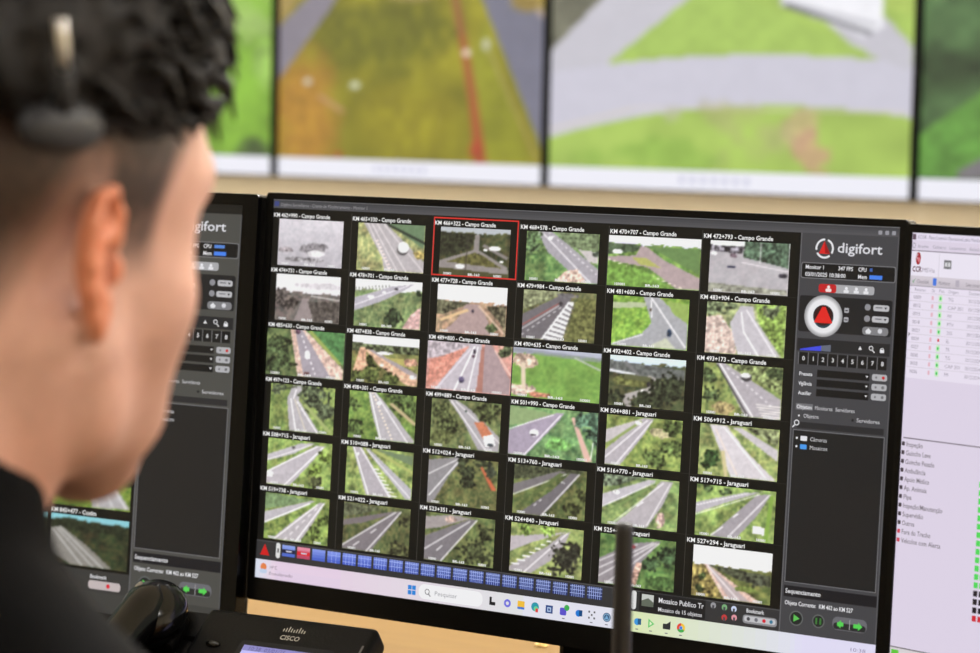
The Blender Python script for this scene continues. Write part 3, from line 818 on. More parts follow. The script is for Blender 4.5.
cx_, cy_ = (X0 + X1) / 2, (Y0 + Y1) / 2
struct('floor', (cx_, cy_, -.05), (X1 - X0 + .4, Y1 - Y0 + .4, .1), M_FLOOR)
struct('ceiling', (cx_, cy_, ZC + .05), (X1 - X0 + .4, Y1 - Y0 + .4, .1), M_WHITE)
struct('wall_back', (cx_, Y1 + .06, ZC / 2), (X1 - X0, .12, ZC), M_WALL)
struct('wall_front', (cx_, Y0 - .06, ZC / 2), (X1 - X0, .12, ZC), M_WALL)
struct('wall_left', (X0 - .06, cy_, ZC / 2), (.12, Y1 - Y0 + .24, ZC), M_WALL)
struct('wall_right', (X1 + .06, cy_, ZC / 2), (.12, Y1 - Y0 + .24, ZC), M_WALL)
struct('baseboard_back', (cx_, Y1 - .008, .05), (X1 - X0, .016, .1), M_SKIRT)
M_LAMP = mat('lamp_diffuser', (240, 238, 230), .6, emis=((255, 244, 224), 2.0))
M_LAMPF = mat('lamp_housing', (228, 228, 224), .4)
lamp_where = ['over the video wall, toward the wall on the far side', 'over the middle of the video wall', 'over the end of the video wall near the windowless wall',
              'behind the operator, far side of the room', 'right above the operator and desk', 'behind the camera side of the desk']
for i, (lx, ly) in enumerate(LIGHT_SPOTS):
    t = empty('ceiling_light', (lx, ly, ZC), 0, 'flat white ceiling light ' + lamp_where[i], 'ceiling light', 'flat ceiling lights')
    MB().box((0, 0, -.02), (1.2, .34, .04), bev=.004).build('lamp_housing', M_LAMPF, t)
    MB().box((0, 0, -.043), (1.12, .28, .008), bev=.002).build('lamp_diffuser', M_LAMP, t)

# ------------------------------------------------------------------ video wall (four displays side by side)
M_BEZ = mat('black_display_bezel', (5, 5, 5), .4, spec=.12, bump=(400, .05))
M_BEZG = mat('glossy_black_bezel', (3, 3, 3), .25, spec=.12)
VWY = 2.60
VTOP = 1.53


def wall_canvas(kind, w_):
    c = Canvas(w_, 100, (110, 150, 60), 900 + kind, y0=-.24, noise=.35)
    c.n2 = c.n2 * .45
    c.n3 = c.n3 * .4
    c.soft = 1.3
    if kind == 0:
        c.img[:] = c.img * 0 + np.array((126, 172, 56)) * (1 + .4 * c.n1 + .3 * c.n2)[..., None]
        c.blob(.9, 0.05, .1, .2, (170, 200, 120), 2, .2, .7); c.blob(.93, .98, .08, .12, (70, 92, 50), .6, .3); c.blob(.97, .4, .05, .2, (150, 190, 90)); c.blob(.2, .4, .5, .3, (90, 140, 52))
    elif kind == 1:
        c.img[:] = np.array((138, 132, 34)) * (1 + .35 * c.n1 + .3 * c.n2)[..., None]
        c.blob(.42, .2, .3, .3, (106, 108, 30), .8, .4, .8); c.blob(.1, .75, .16, .5, (184, 130, 52), .7, .3, .85); c.blob(.5, .75, .22, .25, (150, 140, 36), .8, .3, .7)
        c.poly([(0, .5), (0, .15), (.28, -.3), (.32, -.3), (.2, .05)], (136, 130, 142), .08); c.poly([(0, .15), (.08, -.02), (.2, -.24), (.0, -.2)], (176, 150, 96), .2, .8)
        c.poly([(.7, -.3), (.88, -.3), (1.02, .15), (1.02, 1)], (118, 118, 136), .08); c.poly([(.78, .1), (.96, 1), (.8, 1), (.74, .4)], (142, 148, 44), .2, .6)
        c.line(.64, -.3, .7, .2, .022, (150, 98, 56), w1=.032); c.line(.7, .2, .745, .6, .026, (164, 92, 50), w1=.034); c.line(.745, .6, .78, 1.02, .03, (168, 88, 48), w1=.045); c.blob(.76, .92, .03, .07, (180, 74, 46)); c.line(.80, .3, .985, .98, .012, (176, 156, 110), a=.6)
        c.blob(.115, .51, .02, .028, (214, 210, 200), .1); c.blob(.3, .53, .026, .028, (200, 206, 188), .1); c.blob(.72, .32, .02, .03, (214, 200, 190), .1); c.blob(.79, .27, .02, .05, (196, 196, 170), .1); c.line(.16, .6, .26, .7, .02, (190, 146, 110)); c.line(.88, -.24, .99, .1, .02, (180, 160, 150)); c.blob(.95, .0, .08, .08, (160, 136, 70)); c.blob(.24, .97, .02, .02, (190, 60, 50), .1)
        c.blob(.5, -.06, .12, .07, (170, 150, 96), 1)
    elif kind == 2:
        c.img[:] = np.array((164, 192, 92)) * (1 + .14 * c.n1 + .12 * c.n2)[..., None]
        c.poly([(0, -.3), (.34, -.3), (.22, .02), (.06, .25), (0, .36)], (112, 112, 96), .5)
        c.poly([(.28, -.3), (.43, -.3), (.4, .1), (.18, .35), (0, .75), (0, .3)], (198, 196, 206), .04)
        X, Y = c.X, c.Y
        c.put((Y > .32 + .30 * (X - .62) ** 2) & (Y < .61 + .50 * (X - .66) ** 2), (202, 200, 214), .03)
        c.poly([(.52, -.3), (.74, -.3), (1, .28), (1, .42), (.86, .3)], (196, 194, 204), .05); c.poly([(.2, .32), (.45, -.1), (.53, -.02), (.88, .3), (.6, .3)], (166, 196, 96), .12)
        c.poly([(.62, -.3), (.9, -.3), (.92, .16), (.87, .22), (.65, .04)], (240, 240, 246), .05); c.line(.66, .04, .89, .2, .02, (90, 90, 100)); c.line(.64, .01, .9, .15, .012, (160, 160, 170)); c.poly([(.92, -.3), (1, -.3), (1, .1), (.92, .06)], (174, 198, 96), .2)
        c.line(0, .78, .25, .64, .014, (214, 206, 196)); c.line(.25, .64, .98, .64, .01, (214, 206, 196)); c.blob(.71, .74, .05, .12, (206, 176, 140), 2.4, .3, .7); c.blob(.75, .86, .06, .12, (206, 162, 134), 2.4, .3, .8); c.blob(.56, .78, .12, .2, (184, 180, 130), 2.2, .3, .5); c.blob(.36, .67, .03, .06, (190, 190, 170), 1.6, .2, .6); c.blob(.3, .9, .22, .1, (142, 184, 76), 2, .2, .6)
    else:
        c.img[:] = np.array((66, 92, 56)) * (1 + .8 * c.n1 + .7 * c.n2)[..., None]
        c.poly([(0, .75), (.35, .2), (1, -.1), (1, 1), (0, 1)], (94, 144, 62), .4); c.poly([(.1, .95), (.5, .45), (1, .2), (1, 1), (.1, 1)], (120, 116, 122), .1)
    return c.blur(1).img


vw = [('grass verge', -3.00, -2.242, 0), ('olive median between two roads', -2.238, -1.590, 1), ('pale road junction and parked white truck', -1.586, -.829, 2), ('dark trees beside a roadside slope', -.825, -.07, 3)]
for nm, xa, xb, kind in vw:
    t = empty('wall_display', ((xa + xb) / 2, VWY, 1.10), 0, 'large video wall display showing ' + nm, 'display', 'video wall displays')
    hw = (xb - xa) / 2
    MB().box((0, .0195, .215), (2 * hw, .032, .434), bev=.002).build('housing', M_BEZ, t)
    b = MB()
    bz = .0028
    for s in (-1, 1):
        b.box((s * (hw - bz), 0, .215), (2 * bz, .01, .434))
    b.box((0, 0, .431), (2 * hw, .01, .004)).box((0, 0, -.001), (2 * hw, .01, .003))
    b.build('bezel', M_BEZ, t)
    wid = 2 * (hw - 2 * bz)
    fn = lambda u, v, L, w_=wid: (-w_ / 2 + u * w_, .002 - L * 1e-4, .43 - v * .43)
    g = Gfx(fn)
    g.raster(wall_canvas(kind, 150), 0, 0, 1, .912)
    g.rect(0, .912, 1, 1, (236, 236, 246))
    for k in range(7):
        g.rect(.38 + k * .03, .935, .395 + k * .03, .97, (206, 206, 226), 2)
    g.build('screen', M_WALLSCREEN, t)

# ------------------------------------------------------------------ desk
M_DESK = mat('light_maple_desk', (122, 94, 44), .6, spec=.12, var=((6, 60, 6), (104, 76, 32)))
M_METAL = mat('dark_grey_metal', (60, 60, 62), .4, metal=.8)
M_DESKLEG = mat('grey_metal_legs', (120, 120, 122), .5, metal=.4)
t = empty('control_desk', (0, 0, 0), 0, 'long light maple control room desk carrying the monitors', 'desk')
MB().box((-.1, .055, .735), (2.9, 1.21, .03), bev=.004).build('desktop', M_DESK, t)
for x in (-1.48, 1.28):
    MB().box((x, .02, .36), (.04, 1.05, .72), bev=.003).build('side_panel', M_DESK, t)
MB().box((-.1, .5, .45), (2.7, .02, .5), bev=.002).build('modesty_panel', M_DESK, t)
DZ = .75


# ------------------------------------------------------------------ monitors
def rings(w2, zt, zb, r, n=5):
    pts = []
    for cx, cz, a0 in ((w2 - r, zt - r, 0), (-w2 + r, zt - r, 90), (-w2 + r, zb + r, 180), (w2 - r, zb + r, 270)):
        for k in range(n + 1):
            a = math.radians(a0 + 90 * k / n)
            pts.append((cx + r * math.cos(a), cz + r * math.sin(a)))
    return pts


def monitor(rootloc, yaw, cl, tilt, W, H, bs, bt, bb, label, plastic, group=None):
    """cl: display centre in root coordinates. returns root and mapping fn(u,v,layer)"""
    t = empty('computer_monitor', rootloc, yaw, label, 'monitor', group)
    a = math.radians(tilt)
    up = Vector((0, math.sin(a), math.cos(a)))
    nr = Vector((0, -math.cos(a), math.sin(a)))
    M = Matrix(((1, 0, 0, cl[0]), (0, -nr.y, up.y, cl[1]), (0, -nr.z, up.z, cl[2]), (0, 0, 0, 1)))  # local x right, y back, z up
    # bezel ring
    t_ = bmesh.new()
    outer = rings(W / 2 + bs, H / 2 + bt, -H / 2 - bb, .003)
    inner = [(W / 2, H / 2), (-W / 2, H / 2), (-W / 2, -H / 2), (W / 2, -H / 2)]
    n = len(outer)
    q = n // 4
    f_o = [t_.verts.new((x, -.0012, z)) for x, z in outer]
    m_o = [t_.verts.new((x * 1.0008, .0006, z * 1.0008)) for x, z in outer]
    b_o = [t_.verts.new((x, .012, z)) for x, z in outer]
    f_i = [t_.verts.new((x, -.0012, z)) for x, z in inner]
    b_i = [t_.verts.new((x, .0008, z)) for x, z in inner]
    for i in range(n):
        j = (i + 1) % n
        t_.faces.new((f_o[i], m_o[i], m_o[j], f_o[j]))
        t_.faces.new((m_o[i], b_o[i], b_o[j], m_o[j]))
    for k in range(4):
        seg = [f_o[(k * q + i) % n] for i in range(q)]
        t_.faces.new(seg + [f_i[k]])
        t_.faces.new([f_o[(k * q + q - 1) % n], f_o[((k + 1) * q) % n], f_i[(k + 1) % 4], f_i[k]])
        j = (k + 1) % 4
        t_.faces.new((f_i[k], f_i[j], b_i[j], b_i[k]))
    bmesh.ops.recalc_face_normals(t_, faces=t_.faces)
    mb = MB()
    mb._add(t_, M)
    mb.build('bezel', plastic, t)
    # back shell
    bk = MB()
    zc = (bt - bb) / 2
    bk.box((0, .016, zc), (W + 2 * bs - .004, .012, H + bt + bb - .004), M, bev=.004)
    bk.box((0, .034, zc - .01), (W * .62, .032, H * .66), M, bev=.012, seg=3)
    bk.build('back_shell', M_BEZ, t)
    # stand
    cy = cl[1]
    nk = MB()
    nk.box((0, cy + .075, (cl[2] + .02) / 2 + .004), (.06, .022, cl[2] - .0), bev=.006)
    nk.box((0, cy + .06, cl[2] + .01), (.09, .05, .09), bev=.006)
    nk.build('stand_neck', M_BEZ, t)
    ft = MB()
    ft.box((0, cy + .05, .006), (.24, .18, .012), bev=.005)
    ft.build('stand_foot', M_BEZ, t)

    def fn(u, v, L):
        p = M @ Vector(((u / 1920 - .5) * W, -L * 6e-5 + .0003, (.5 - v / 1080) * H))
        return (p.x, p.y, p.z)
    return t, fn


# main monitor, 24 inch
tm, fm = monitor((0, .05, DZ), 0, (0, -.05, .27), 3.5, .531, .2987, .0062, .0052, .018,
                 'middle black monitor showing a grid of thirty-six road camera pictures', M_BEZ)
g = Gfx(fm)
g.rect(0, 0, 1920, 1080, (13, 13, 12), 0)
g.grad(0, 0, 1919, 24, (62, 62, 66), (84, 84, 88), 1, 4)
g.rect(0, 0, 1919, 1.6, (120, 120, 124), 2)
g.rect(4, 5, 20, 19, (60, 70, 130), 3)
g.text(26, 18, 'Digifort Surveillance - Cliente de Monitoramento - Monitor 1', 13, (150, 150, 154), 3, width=300)
side_panel(g)
bottom_strip(g)
for q in range(1, 6):
    g.rect(q * 275.5 - 1, 30, q * 275.5 + .4, 970, (72, 72, 68), 2)
for r in range(1, 6):
    g.rect(0, 32 + r * 156 - 1, 1652, 32 + r * 156, (44, 44, 42), 2)
screen = g.build('screen', M_SCREEN, tm)
g = Gfx(fm)
taskbar(g)
o = g.build('taskbar', M_SCREEN, screen)
o['label'] = 'pale taskbar with small coloured icons'
for r in range(6):
    for q in range(6):
        g = Gfx(fm)
        u0, v0 = q * 275.5, 34 + r * 156
        g.rect(u0 + 1, v0 - 1, u0 + 273.5, v0 + 153, (12, 12, 11), 1)
        img, wide = feed_picture(r, q)
        a, b = (u0 + 1, u0 + 273) if wide else (u0 + 24, u0 + 248)
        g.raster(img, a, v0 + 20, b, v0 + 151, 2)
        jar = is_jaraguari(r, q)
        s = 'KM ' + CAPTIONS[r][q] + (' - Jaraguari' if jar else ' - Campo Grande')
        g.text(u0 + 3, v0 + 15, s, 16, (240, 240, 240), 3, width=166 if jar else 197, bold=.018)
        ovs = [(.06, .14), (.42, .2), (.78, .14)] if (r * 6 + q) % 3 != 1 else [(.08, .14), (.42, .18)]
        for x, wd in ovs:
            g.text(a + (b - a) * x, v0 + 149, '103001' if wd < .18 else 'BR-163', 9, (228, 228, 228), 3, width=(b - a) * wd * .85, bold=.04)
        if (r, q) == (0, 2):
            R_ = (214, 52, 46)
            for e in ((u0 + 0, v0 - 6, u0 + 273, v0 - 2.5), (u0, v0 + 149.5, u0 + 273, v0 + 153), (u0, v0 - 6, u0 + 3.5, v0 + 153), (u0 + 269.5, v0 - 6, u0 + 273, v0 + 153)):
                g.rect(*e, R_, 4)
        o = g.build('camera_picture', M_SCREEN, screen)
        if (r, q) == (0, 2):
            o['label'] = 'selected camera picture inside a thin red frame'
# little power lamp on the lower bezel
MB().box((.245, -.0585, .113), (.008, .002, .0015)).build('power_light', mat('power_led', (200, 200, 220), .4), tm)

# left monitor, 27 inch
LW, LH = .598, .3364
yl = math.radians(3)
AL = Vector((-.28845, 0.0, 1.1637))
al = math.radians(4.5)
cl_w = AL - Vector((math.cos(yl), math.sin(yl), 0)) * (LW / 2) - Vector((-math.sin(yl) * math.sin(al), math.cos(yl) * math.sin(al), math.cos(al))) * (LH / 2)
rl = Vector((cl_w.x, cl_w.y, DZ)) + Vector((-math.sin(yl), math.cos(yl), 0)) * .05
tl, fl = monitor(rl, yl, (0, -.05, cl_w.z - DZ), 4.5, LW, LH, .0148, .0090, .02,
                 'large black monitor behind the operator head, wide bezel, grey control panel', M_BEZG)


def fl_side(u, v, L):  # this software window is laid out with a slightly wider control panel
    return fl(1920 - (1920 - u) * 1.10, v, L)


g = Gfx(fl_side)
side_panel(g, (74, 74, 71), True)
g2 = Gfx(fl)
g2.rect(0, 0, 1920, 1080, (13, 13, 12), 0)
g2.rect(0, 0, 1919, 24, (22, 22, 22), 1)
g2.rect(0, 972, 1630, 1027, (56, 56, 55), 1)
g2.rect(0, 1027, 1920, 1080, (62, 62, 60), 1)
g2.text(1500, 992, 'Bookmark', 14, (222, 222, 226), 3, width=54, bold=.02)
g2.rrect(1495, 998, 1600, 1020, 8, (192, 180, 180), 2)
g2.disc(1560, 1009, 6, (214, 34, 54), 3)
scl = g2.build('screen', M_SCREEN, tl)
g.build('control_panel', M_SCREEN, scl)


def left_picture(kind, seed):
    if kind == 0:
        c = Canvas(64, 40, (104, 128, 56), seed); c.poly([(.42, .1), (.6, .1), (1.0, .95), (.52, 1)], (178, 174, 176)); c.line(.5, .1, .8, 1, .012, WH); c.line(.46, .1, .6, 1, .012, (220, 214, 190)); c.line(.58, .1, .95, .95, .02, WH)
        tree(c, (.85, .15, .18), (.95, .35, .12), (.1, .6, .16), (.2, .2, .16), col=(46, 56, 34))
    else:
        c = Canvas(64, 40, (52, 58, 38), seed); c.sky(.1, (140, 204, 214)); c.poly([(.0, .12), (.24, .05), (.5, .12), (.9, .1), (1, .3), (.3, .3), (0, .4)], (40, 46, 32), .6)
        c.poly([(.0, .3), (.14, .24), (.5, .6), (.82, 1), (0.3, 1), (0, .8)], (140, 136, 130)); c.line(.02, .3, .44, 1, .014, WH); c.line(.08, .28, .58, 1, .012, WH); c.line(.12, .26, .7, 1, .014, WH)
    return c.blur(1).img


for r in range(6):
    for q in range(6):
        g = Gfx(fl)
        u0, v0 = q * 271, 34 + r * 156
        g.rect(u0 + 1, v0 - 1, u0 + 269, v0 + 153, (12, 12, 11), 1)
        k = 1 if r == 5 and q > 3 else int((r * 3 + q) % 4 == 0)
        g.raster(left_picture(k, 500 + r * 6 + q), u0 + 4, v0 + 20, u0 + 262, v0 + 151, 2)
        g.text(u0 + 3, v0 + 15, 'KM %d+477 - Coxim' % (700 + r * 24 + q * 5), 16, (226, 226, 226), 3, width=150, bold=.028)
        o = g.build('camera_picture', M_SCREEN, scl)

# right monitor
yr = math.radians(-13)
tr_ = 2.0
ar = math.radians(tr_)
AR = Vector((.2786, -.001, 1.16648))
cr = AR + Vector((math.cos(yr), math.sin(yr), 0)) * (.531 / 2) - Vector((-math.sin(yr) * math.sin(ar), math.cos(yr) * math.sin(ar), math.cos(ar))) * (.2987 / 2)
rr = Vector((cr.x, cr.y, DZ)) + Vector((-math.sin(yr), math.cos(yr), 0)) * .05
tr, fr = monitor(rr, yr, (0, -.05, cr.z - DZ), tr_, .531, .2987, .0050, .0058, .018,
                 'black monitor angled at the desk end showing a pale list window', M_BEZ)
g = Gfx(fr)
BGR = (218, 208, 226)
GY = (150, 144, 160)
g.rect(0, 0, 1920, 1080, BGR, 0)
g.fn = lambda u, v, L: fr(u * .49 if u < 1000 else u, v * .70, L)
g.rect(0, 0, 1920, 26, (226, 218, 236), 1)
g.rect(2, 4, 22, 24, (100, 80, 96), 2)
g.text(32, 20, 'KCOR - Para Controle Operacional para Monitoramento', 18, (120, 112, 136), 2, width=430)
g.arc(12, 44, 7, 10, 0, 360, GY, 2)
g.text(34, 51, 'Arquivo', 17, GY, 2, width=64); g.text(124, 51, 'Cadastros', 17, GY, 2, width=80); g.text(222, 51, 'Lançamentos', 17, GY, 2, width=98); g.text(340, 51, 'Relatórios', 17, GY, 2, width=90)
g.rect(0, 60, 1920, 63, (120, 112, 124), 2)
g.rect(0, 64, 1920, 148, (232, 226, 240), 1)
g.disc(42, 88, 15, (158, 34, 46), 3, 20, 22); g.disc(46, 92, 8, (214, 120, 130), 4, 16, 9); g.arc(38, 82, 5, 8, 90, 300, (226, 214, 226), 5)
g.text(10, 134, 'CCR', 26, (90, 40, 60), 3, width=56, bold=.03); g.text(68, 134, 'MSVia', 22, (150, 140, 156), 3, width=76)
g.rect(166, 66, 168, 150, (190, 184, 196), 3)
g.rrect(196, 88, 240, 118, 3, (120, 120, 124), 3); g.rect(202, 96, 216, 110, (210, 210, 214), 4); g.rect(220, 96, 234, 110, (210, 210, 214), 4)
g.grad(0, 148, 1920, 182, (212, 204, 214), (196, 188, 198), 1, 4)
g.poly([(12, 164), (18, 174), (34, 156), (18, 168)], (60, 150, 80), 3); g.text(40, 173, 'Checklist', 18, (120, 112, 124), 3, width=72)
g.rrect(136, 152, 158, 178, 4, (70, 120, 220), 3); g.text(170, 173, 'Monitorar', 18, (120, 112, 124), 3, width=70)
g.rrect(270, 154, 292, 178, 2, (180, 172, 186), 3); g.text(330, 173, 'Selecionar', 18, (120, 112, 124), 3, width=84)
g.rect(0, 182, 1920, 184, (140, 132, 144), 2)
g.rect(0, 185, 1920, 700, (230, 222, 238), 1)
for i, (x, s) in enumerate(((30, 'Recurso'), (132, 'Ok'), (176, 'Pos'), (230, 'Origem'), (350, 'Destino'))):
    g.text(x, 201, s, 17, GY, 2, width=(66, 20, 30, 60, 66)[i])
for i in range(10):
    y = 206 + i * 28.6
    g.rect(0, y, 1920, y + 1.4, (196, 188, 200), 2)
    g.text(26, y + 22, '%04d' % (9 + 3 * i), 18, (132, 124, 140), 2, width=44)
    g.rrect(134, y + 8, 146, y + 22, 1, (224, 176, 190), 2)
    red = i == 5
    g.rect(176, y + 3, 198, y + 26, (200, 232, 196) if not red else (232, 222, 236), 2)
    g.disc(187, y + 15, 6, (60, 200, 90) if not red else (206, 44, 52), 3)
    g.text(232, y + 22, ('TG', 'CAP 301', 'FM', 'PTV', '305', 'EL', 'TR')[i % 7], 18, (150, 142, 158), 2, width=(30, 90, 24, 40, 34, 20, 24)[i % 7])
    g.text(350, y + 22, '30/12/2024', 18, (150, 142, 158), 2, width=90)
g.poly([(8, 344), (8, 360), (16, 352)], (40, 40, 44), 3)
g.fn = fr
g.rect(0, 352, 1920, 1010, (219, 209, 228), 1.5)
g.rect(6, 497, 1920, 500, (120, 112, 122), 3)
items = ['Inspeção', 'Guincho Leve', 'Guincho Pesado', 'Ambulância', 'Apoio Médico', 'Ap. Animais', 'Pipa', 'Inspeção/Manutenção', 'Supervisão', 'Outros', 'Fora do Trecho', 'Veículos com Alerta']
for i, s in enumerate(items):
    y = 519 + i * 21.4
    g.rrect(2, y - 11, 11, y - 1, 2, (70, 60, 70) if i < 10 else (206, 70, 90), 3)
    g.text(15, y, s, 17, (112, 104, 112), 3, width=len(s) * 6.1, bold=.01)
for i in range(18):
    y = 580 + i * 20
    c = (80, 214, 90) if i < 13 else ((34, 26, 36) if i < 16 else (206, 40, 56))
    if i < 17:
        g.rect(232, y, 244, y + 14, c, 3)
        g.rect(248, y, 260, y + 14, c, 3)
g.rect(0, 1010, 1920, 1013, (110, 106, 110), 3)
g.rect(0, 1013, 1920, 1046, (214, 208, 212), 2)
g.rect(4, 1018, 26, 1044, (96, 196, 60), 3)
g.text(44, 1036, 'Conectado', 17, (120, 112, 124), 3, width=80)
g.rect(0, 1046, 1920, 1080, (222, 216, 236), 2)
g.build('screen', M_SCREEN, tr)

# ------------------------------------------------------------------ desk phone
M_PH = mat('black_phone_plastic', (5, 5, 6), .45, spec=.18, bump=(500, .08))
M_PHG = mat('glossy_black_plastic', (5, 5, 5), .18, spec=.45)
M_SILV = mat('silver_print', (186, 184, 176), .4)
py = math.radians(7)
tp = empty('desk_phone', (-.128, -.235, DZ + .006), math.radians(6), 'black office desk phone with lit lavender display and handset on its cradle', 'phone')
TA = math.radians(38)
# face frame: u right, v up along face, n out of face ; face bottom at y=-.075,z=.012 ; top y=.079 z=.141
FM = Matrix(((1, 0, 0, 0), (0, math.cos(TA), -math.sin(TA), -.075), (0, math.sin(TA), math.cos(TA), .010), (0, 0, 0, 1)))
FL = .186
b = MB()
b.box((.0235, FL / 2, -.008), (.139, FL, .022), FM, bev=.005, seg=3)
b.build('body', M_PH, tp, True, 35)
b = MB()
b.box((-.079, FL / 2 - .002, -.014), (.064, FL - .004, .022), FM, bev=.005, seg=3)
b.box((-.081, FL - .028, 0.002), (.05, .03, .012), FM, bev=.004)
b.box((-.081, .03, 0.002), (.05, .03, .012), FM, bev=.004)
b.build('handset_cradle', M_PH, tp, True, 35)
b = MB()
b.prism([(.075, .0), (.088, .0), (.066, .122), (.05, .108)], -.08, .08)
b.prism([(-.03, .0), (.09, .0), (.09, .006), (-.03, .006)], -.08, .08)
b.build('stand', M_PH, tp)
b = MB()
b.box((.0888, FL / 2 - .004, .0034), (.0012, FL - .03, .0008), FM)
b.build('trim_line', mat('grey_trim', (96, 96, 96), .35), tp)
fph = lambda u, v, L: tuple(FM @ Vector((u, FL - v, .0034 + L * 1e-4)))
fps = lambda u, v, L: fph(u + .011, v + .002, L)
g = Gfx(fps)
g.rrect(-.0165, .0245, .0595, .0735, .003, (12, 12, 14), .5)
g.poly([(-.012, .029), (.055, .029), (.057, .072), (-.014, .072)], (196, 190, 246), 1)
g.rect(-.0125, .029, .0555, .034, (140, 136, 196), 2)
g.text(-.008, .0335, '10:38  03/01/25', .005, (90, 84, 140), 3, width=.03)
for k in range(4):
    g.rect(-.006, .040 + k * .008, .03, .0415 + k * .008, (150, 144, 206), 3)
g.build('display', M_SCREEN, tp)
g = Gfx(fph)
bars = [.35, .6, 1.0, .6, .35, .6, 1.0, .6, .35]
for k, h in enumerate(bars):
    x = .0225 + k * .0021
    hh = .0014 + .0036 * h
    g.rrect(x - .00045, .0150 - hh, x + .00045, .0150, .0004, (170, 168, 160), 1)
g.text(.0225, .0222, 'CISCO', .0058, (170, 168, 160), 1, width=.0158, bold=.02)
gm = attr_mat('silver_logo_print', False, .4)
g.build('maker_logo', gm, tp)['label'] = 'silver maker logo'
MB().ball((-.026, FL - .034, .0036), (.006, .003, .0025), FM).build('message_button', M_PHG, tp, True)
b = MB()
for i in range(4):
    for j in range(3):
        b.box((-.004 + j * .02, .078 - i * .017, .005), (.015, .011, .004), FM, bev=.0015)
b.build('keypad', M_PHG, tp)
b = MB()
b.lathe([(.001, .0), (.017, .0), (.017, .004), (.013, .006), (.001, .006)], FM @ Matrix.Translation((.078, .075, .0035)), 24)
b.build('navigation_ring', M_PHG, tp, True, 40)
# handset: arched bar with two round-ended cups
hs = MB()
hp, hr = [], []
for k in range(15):
    s = k / 14
    v = .012 + s * .158
    n = .022 + .014 * math.sin(math.pi * s)
    hp.append(tuple(FM @ Vector((-.076, v, n))))
    e = abs(2 * s - 1)
    hr.append(.0155 + .006 * e ** 4 - (.006 if k in (0, 14) else 0))
hs.tube(hp, hr, 20)
for v in (.022, .160):
    hs.ball((-.076, v, .018), (.0255, .028, .021), FM, 4)
h_o = hs.build('handset', M_PHG, tp, True, 50)
MB().ball((-.083, .166, .0385), (.0028, .006, .0014), FM @ Matrix.Identity(4)).build('handset_notch', mat('grey_notch', (120, 116, 108), .4), h_o, True)

# ------------------------------------------------------------------ handheld radio with long antenna
t = empty('two_way_radio', (  .2475, -.335, DZ + .0), math.radians(-20), 'black two way radio standing on the desk, thick antenna crossing the middle screen', 'radio')
M_RUB = mat('black_rubber', (20, 19, 21), .42)
MB().box((-.012, 0, .062), (.056, .034, .124), bev=.006, seg=3).build('body', M_PH, t, True, 35)
MB().cyl((.004, 0, .12), (.004, 0, .136), .0075, .0065).build('antenna_base', M_RUB, t, True, 40)
MB().lathe([(.0058, .13), (.0060, .15), (.0056, .2), (.0052, .2545), (.0049, .2585), (.0036, .2598), (.0005, .2598)], Matrix.Translation((.004, 0, 0)), 28).build('antenna', M_RUB, t, True, 60)
b = MB()
b.cyl((-.026, 0, .122), (-.026, 0, .134), .006, .0055)
b.build('volume_knob', M_RUB, t, True, 40)
MB().box((-.012, -.0175, .085), (.034, .002, .024), bev=.001).build('radio_display', mat('radio_lcd', (90, 100, 84), .3), t)
b = MB()
for k in range(5):
    b.box((-.012, -.0175, .03 + k * .006), (.034, .0014, .0022))
b.build('speaker_grille', M_RUB, t)

# small brass cable grommet ring on the desk under the middle monitor
b = MB()
ring = [(.0052 * math.cos(a), .0052 * math.sin(a), 0) for a in np.linspace(0, 2 * math.pi, 25)]
b.tube(ring, .0011, 8)
o = b.build('grommet_ring', mat('brass', (214, 180, 110), .3, metal=.9), None, True)
o.location = (-.243, .395, DZ + .0013)
tag(o, 'tiny brass cable grommet ring on the desk behind the middle monitor', 'ring')


# ------------------------------------------------------------------ signed distance modelling for the person
def surface_nets(F, org, h):
    nx, ny, nz = F.shape
    ins = F < 0
    corners = [(i, j, k) for i in (0, 1) for j in (0, 1) for k in (0, 1)]
    sl = lambda A, c: A[c[0]:nx - 1 + c[0], c[1]:ny - 1 + c[1], c[2]:nz - 1 + c[2]]
    cnt = sum(sl(ins, c).astype(np.int8) for c in corners)
    act = (cnt > 0) & (cnt < 8)
    idx = np.argwhere(act)
    vid = -np.ones(act.shape, dtype=np.int64)
    vid[act] = np.arange(len(idx))
    acc = np.zeros((len(idx), 3))
    num = np.zeros(len(idx))
    for a in corners:
        for ax in range(3):
            if a[ax] == 0:
                b = list(a); b[ax] = 1
                fa = F[idx[:, 0] + a[0], idx[:, 1] + a[1], idx[:, 2] + a[2]]
                fb = F[idx[:, 0] + b[0], idx[:, 1] + b[1], idx[:, 2] + b[2]]
                m = (fa < 0) != (fb < 0)
                t = np.where(m, fa / np.where(m, fa - fb, 1), 0)
                p = np.tile(np.array(a, float), (len(idx), 1))
                p[:, ax] += t
                acc += p * m[:, None]
                num += m
    V = (idx + acc / num[:, None]) * h + np.array(org)
    faces = []
    for ax in range(3):
        sA = [slice(None)] * 3; sB = [slice(None)] * 3
        sA[ax] = slice(0, -1); sB[ax] = slice(1, None)
        A, B = ins[tuple(sA)], ins[tuple(sB)]
        e = np.argwhere(A != B)
        u, v = [(1, 2), (2, 0), (0, 1)][ax]
        ok = (e[:, u] > 0) & (e[:, v] > 0) & (e[:, u] < F.shape[u] - 1) & (e[:, v] < F.shape[v] - 1)
        e = e[ok]
        flip = A[e[:, 0], e[:, 1], e[:, 2]]

        def cell(du, dv):
            c = e.copy(); c[:, u] -= du; c[:, v] -= dv
            return vid[c[:, 0], c[:, 1], c[:, 2]]
        q = np.stack([cell(1, 1), cell(0, 1), cell(0, 0), cell(1, 0)], 1)
        q[~flip] = q[~flip][:, ::-1]
        faces.append(q)
    return V, np.concatenate(faces)


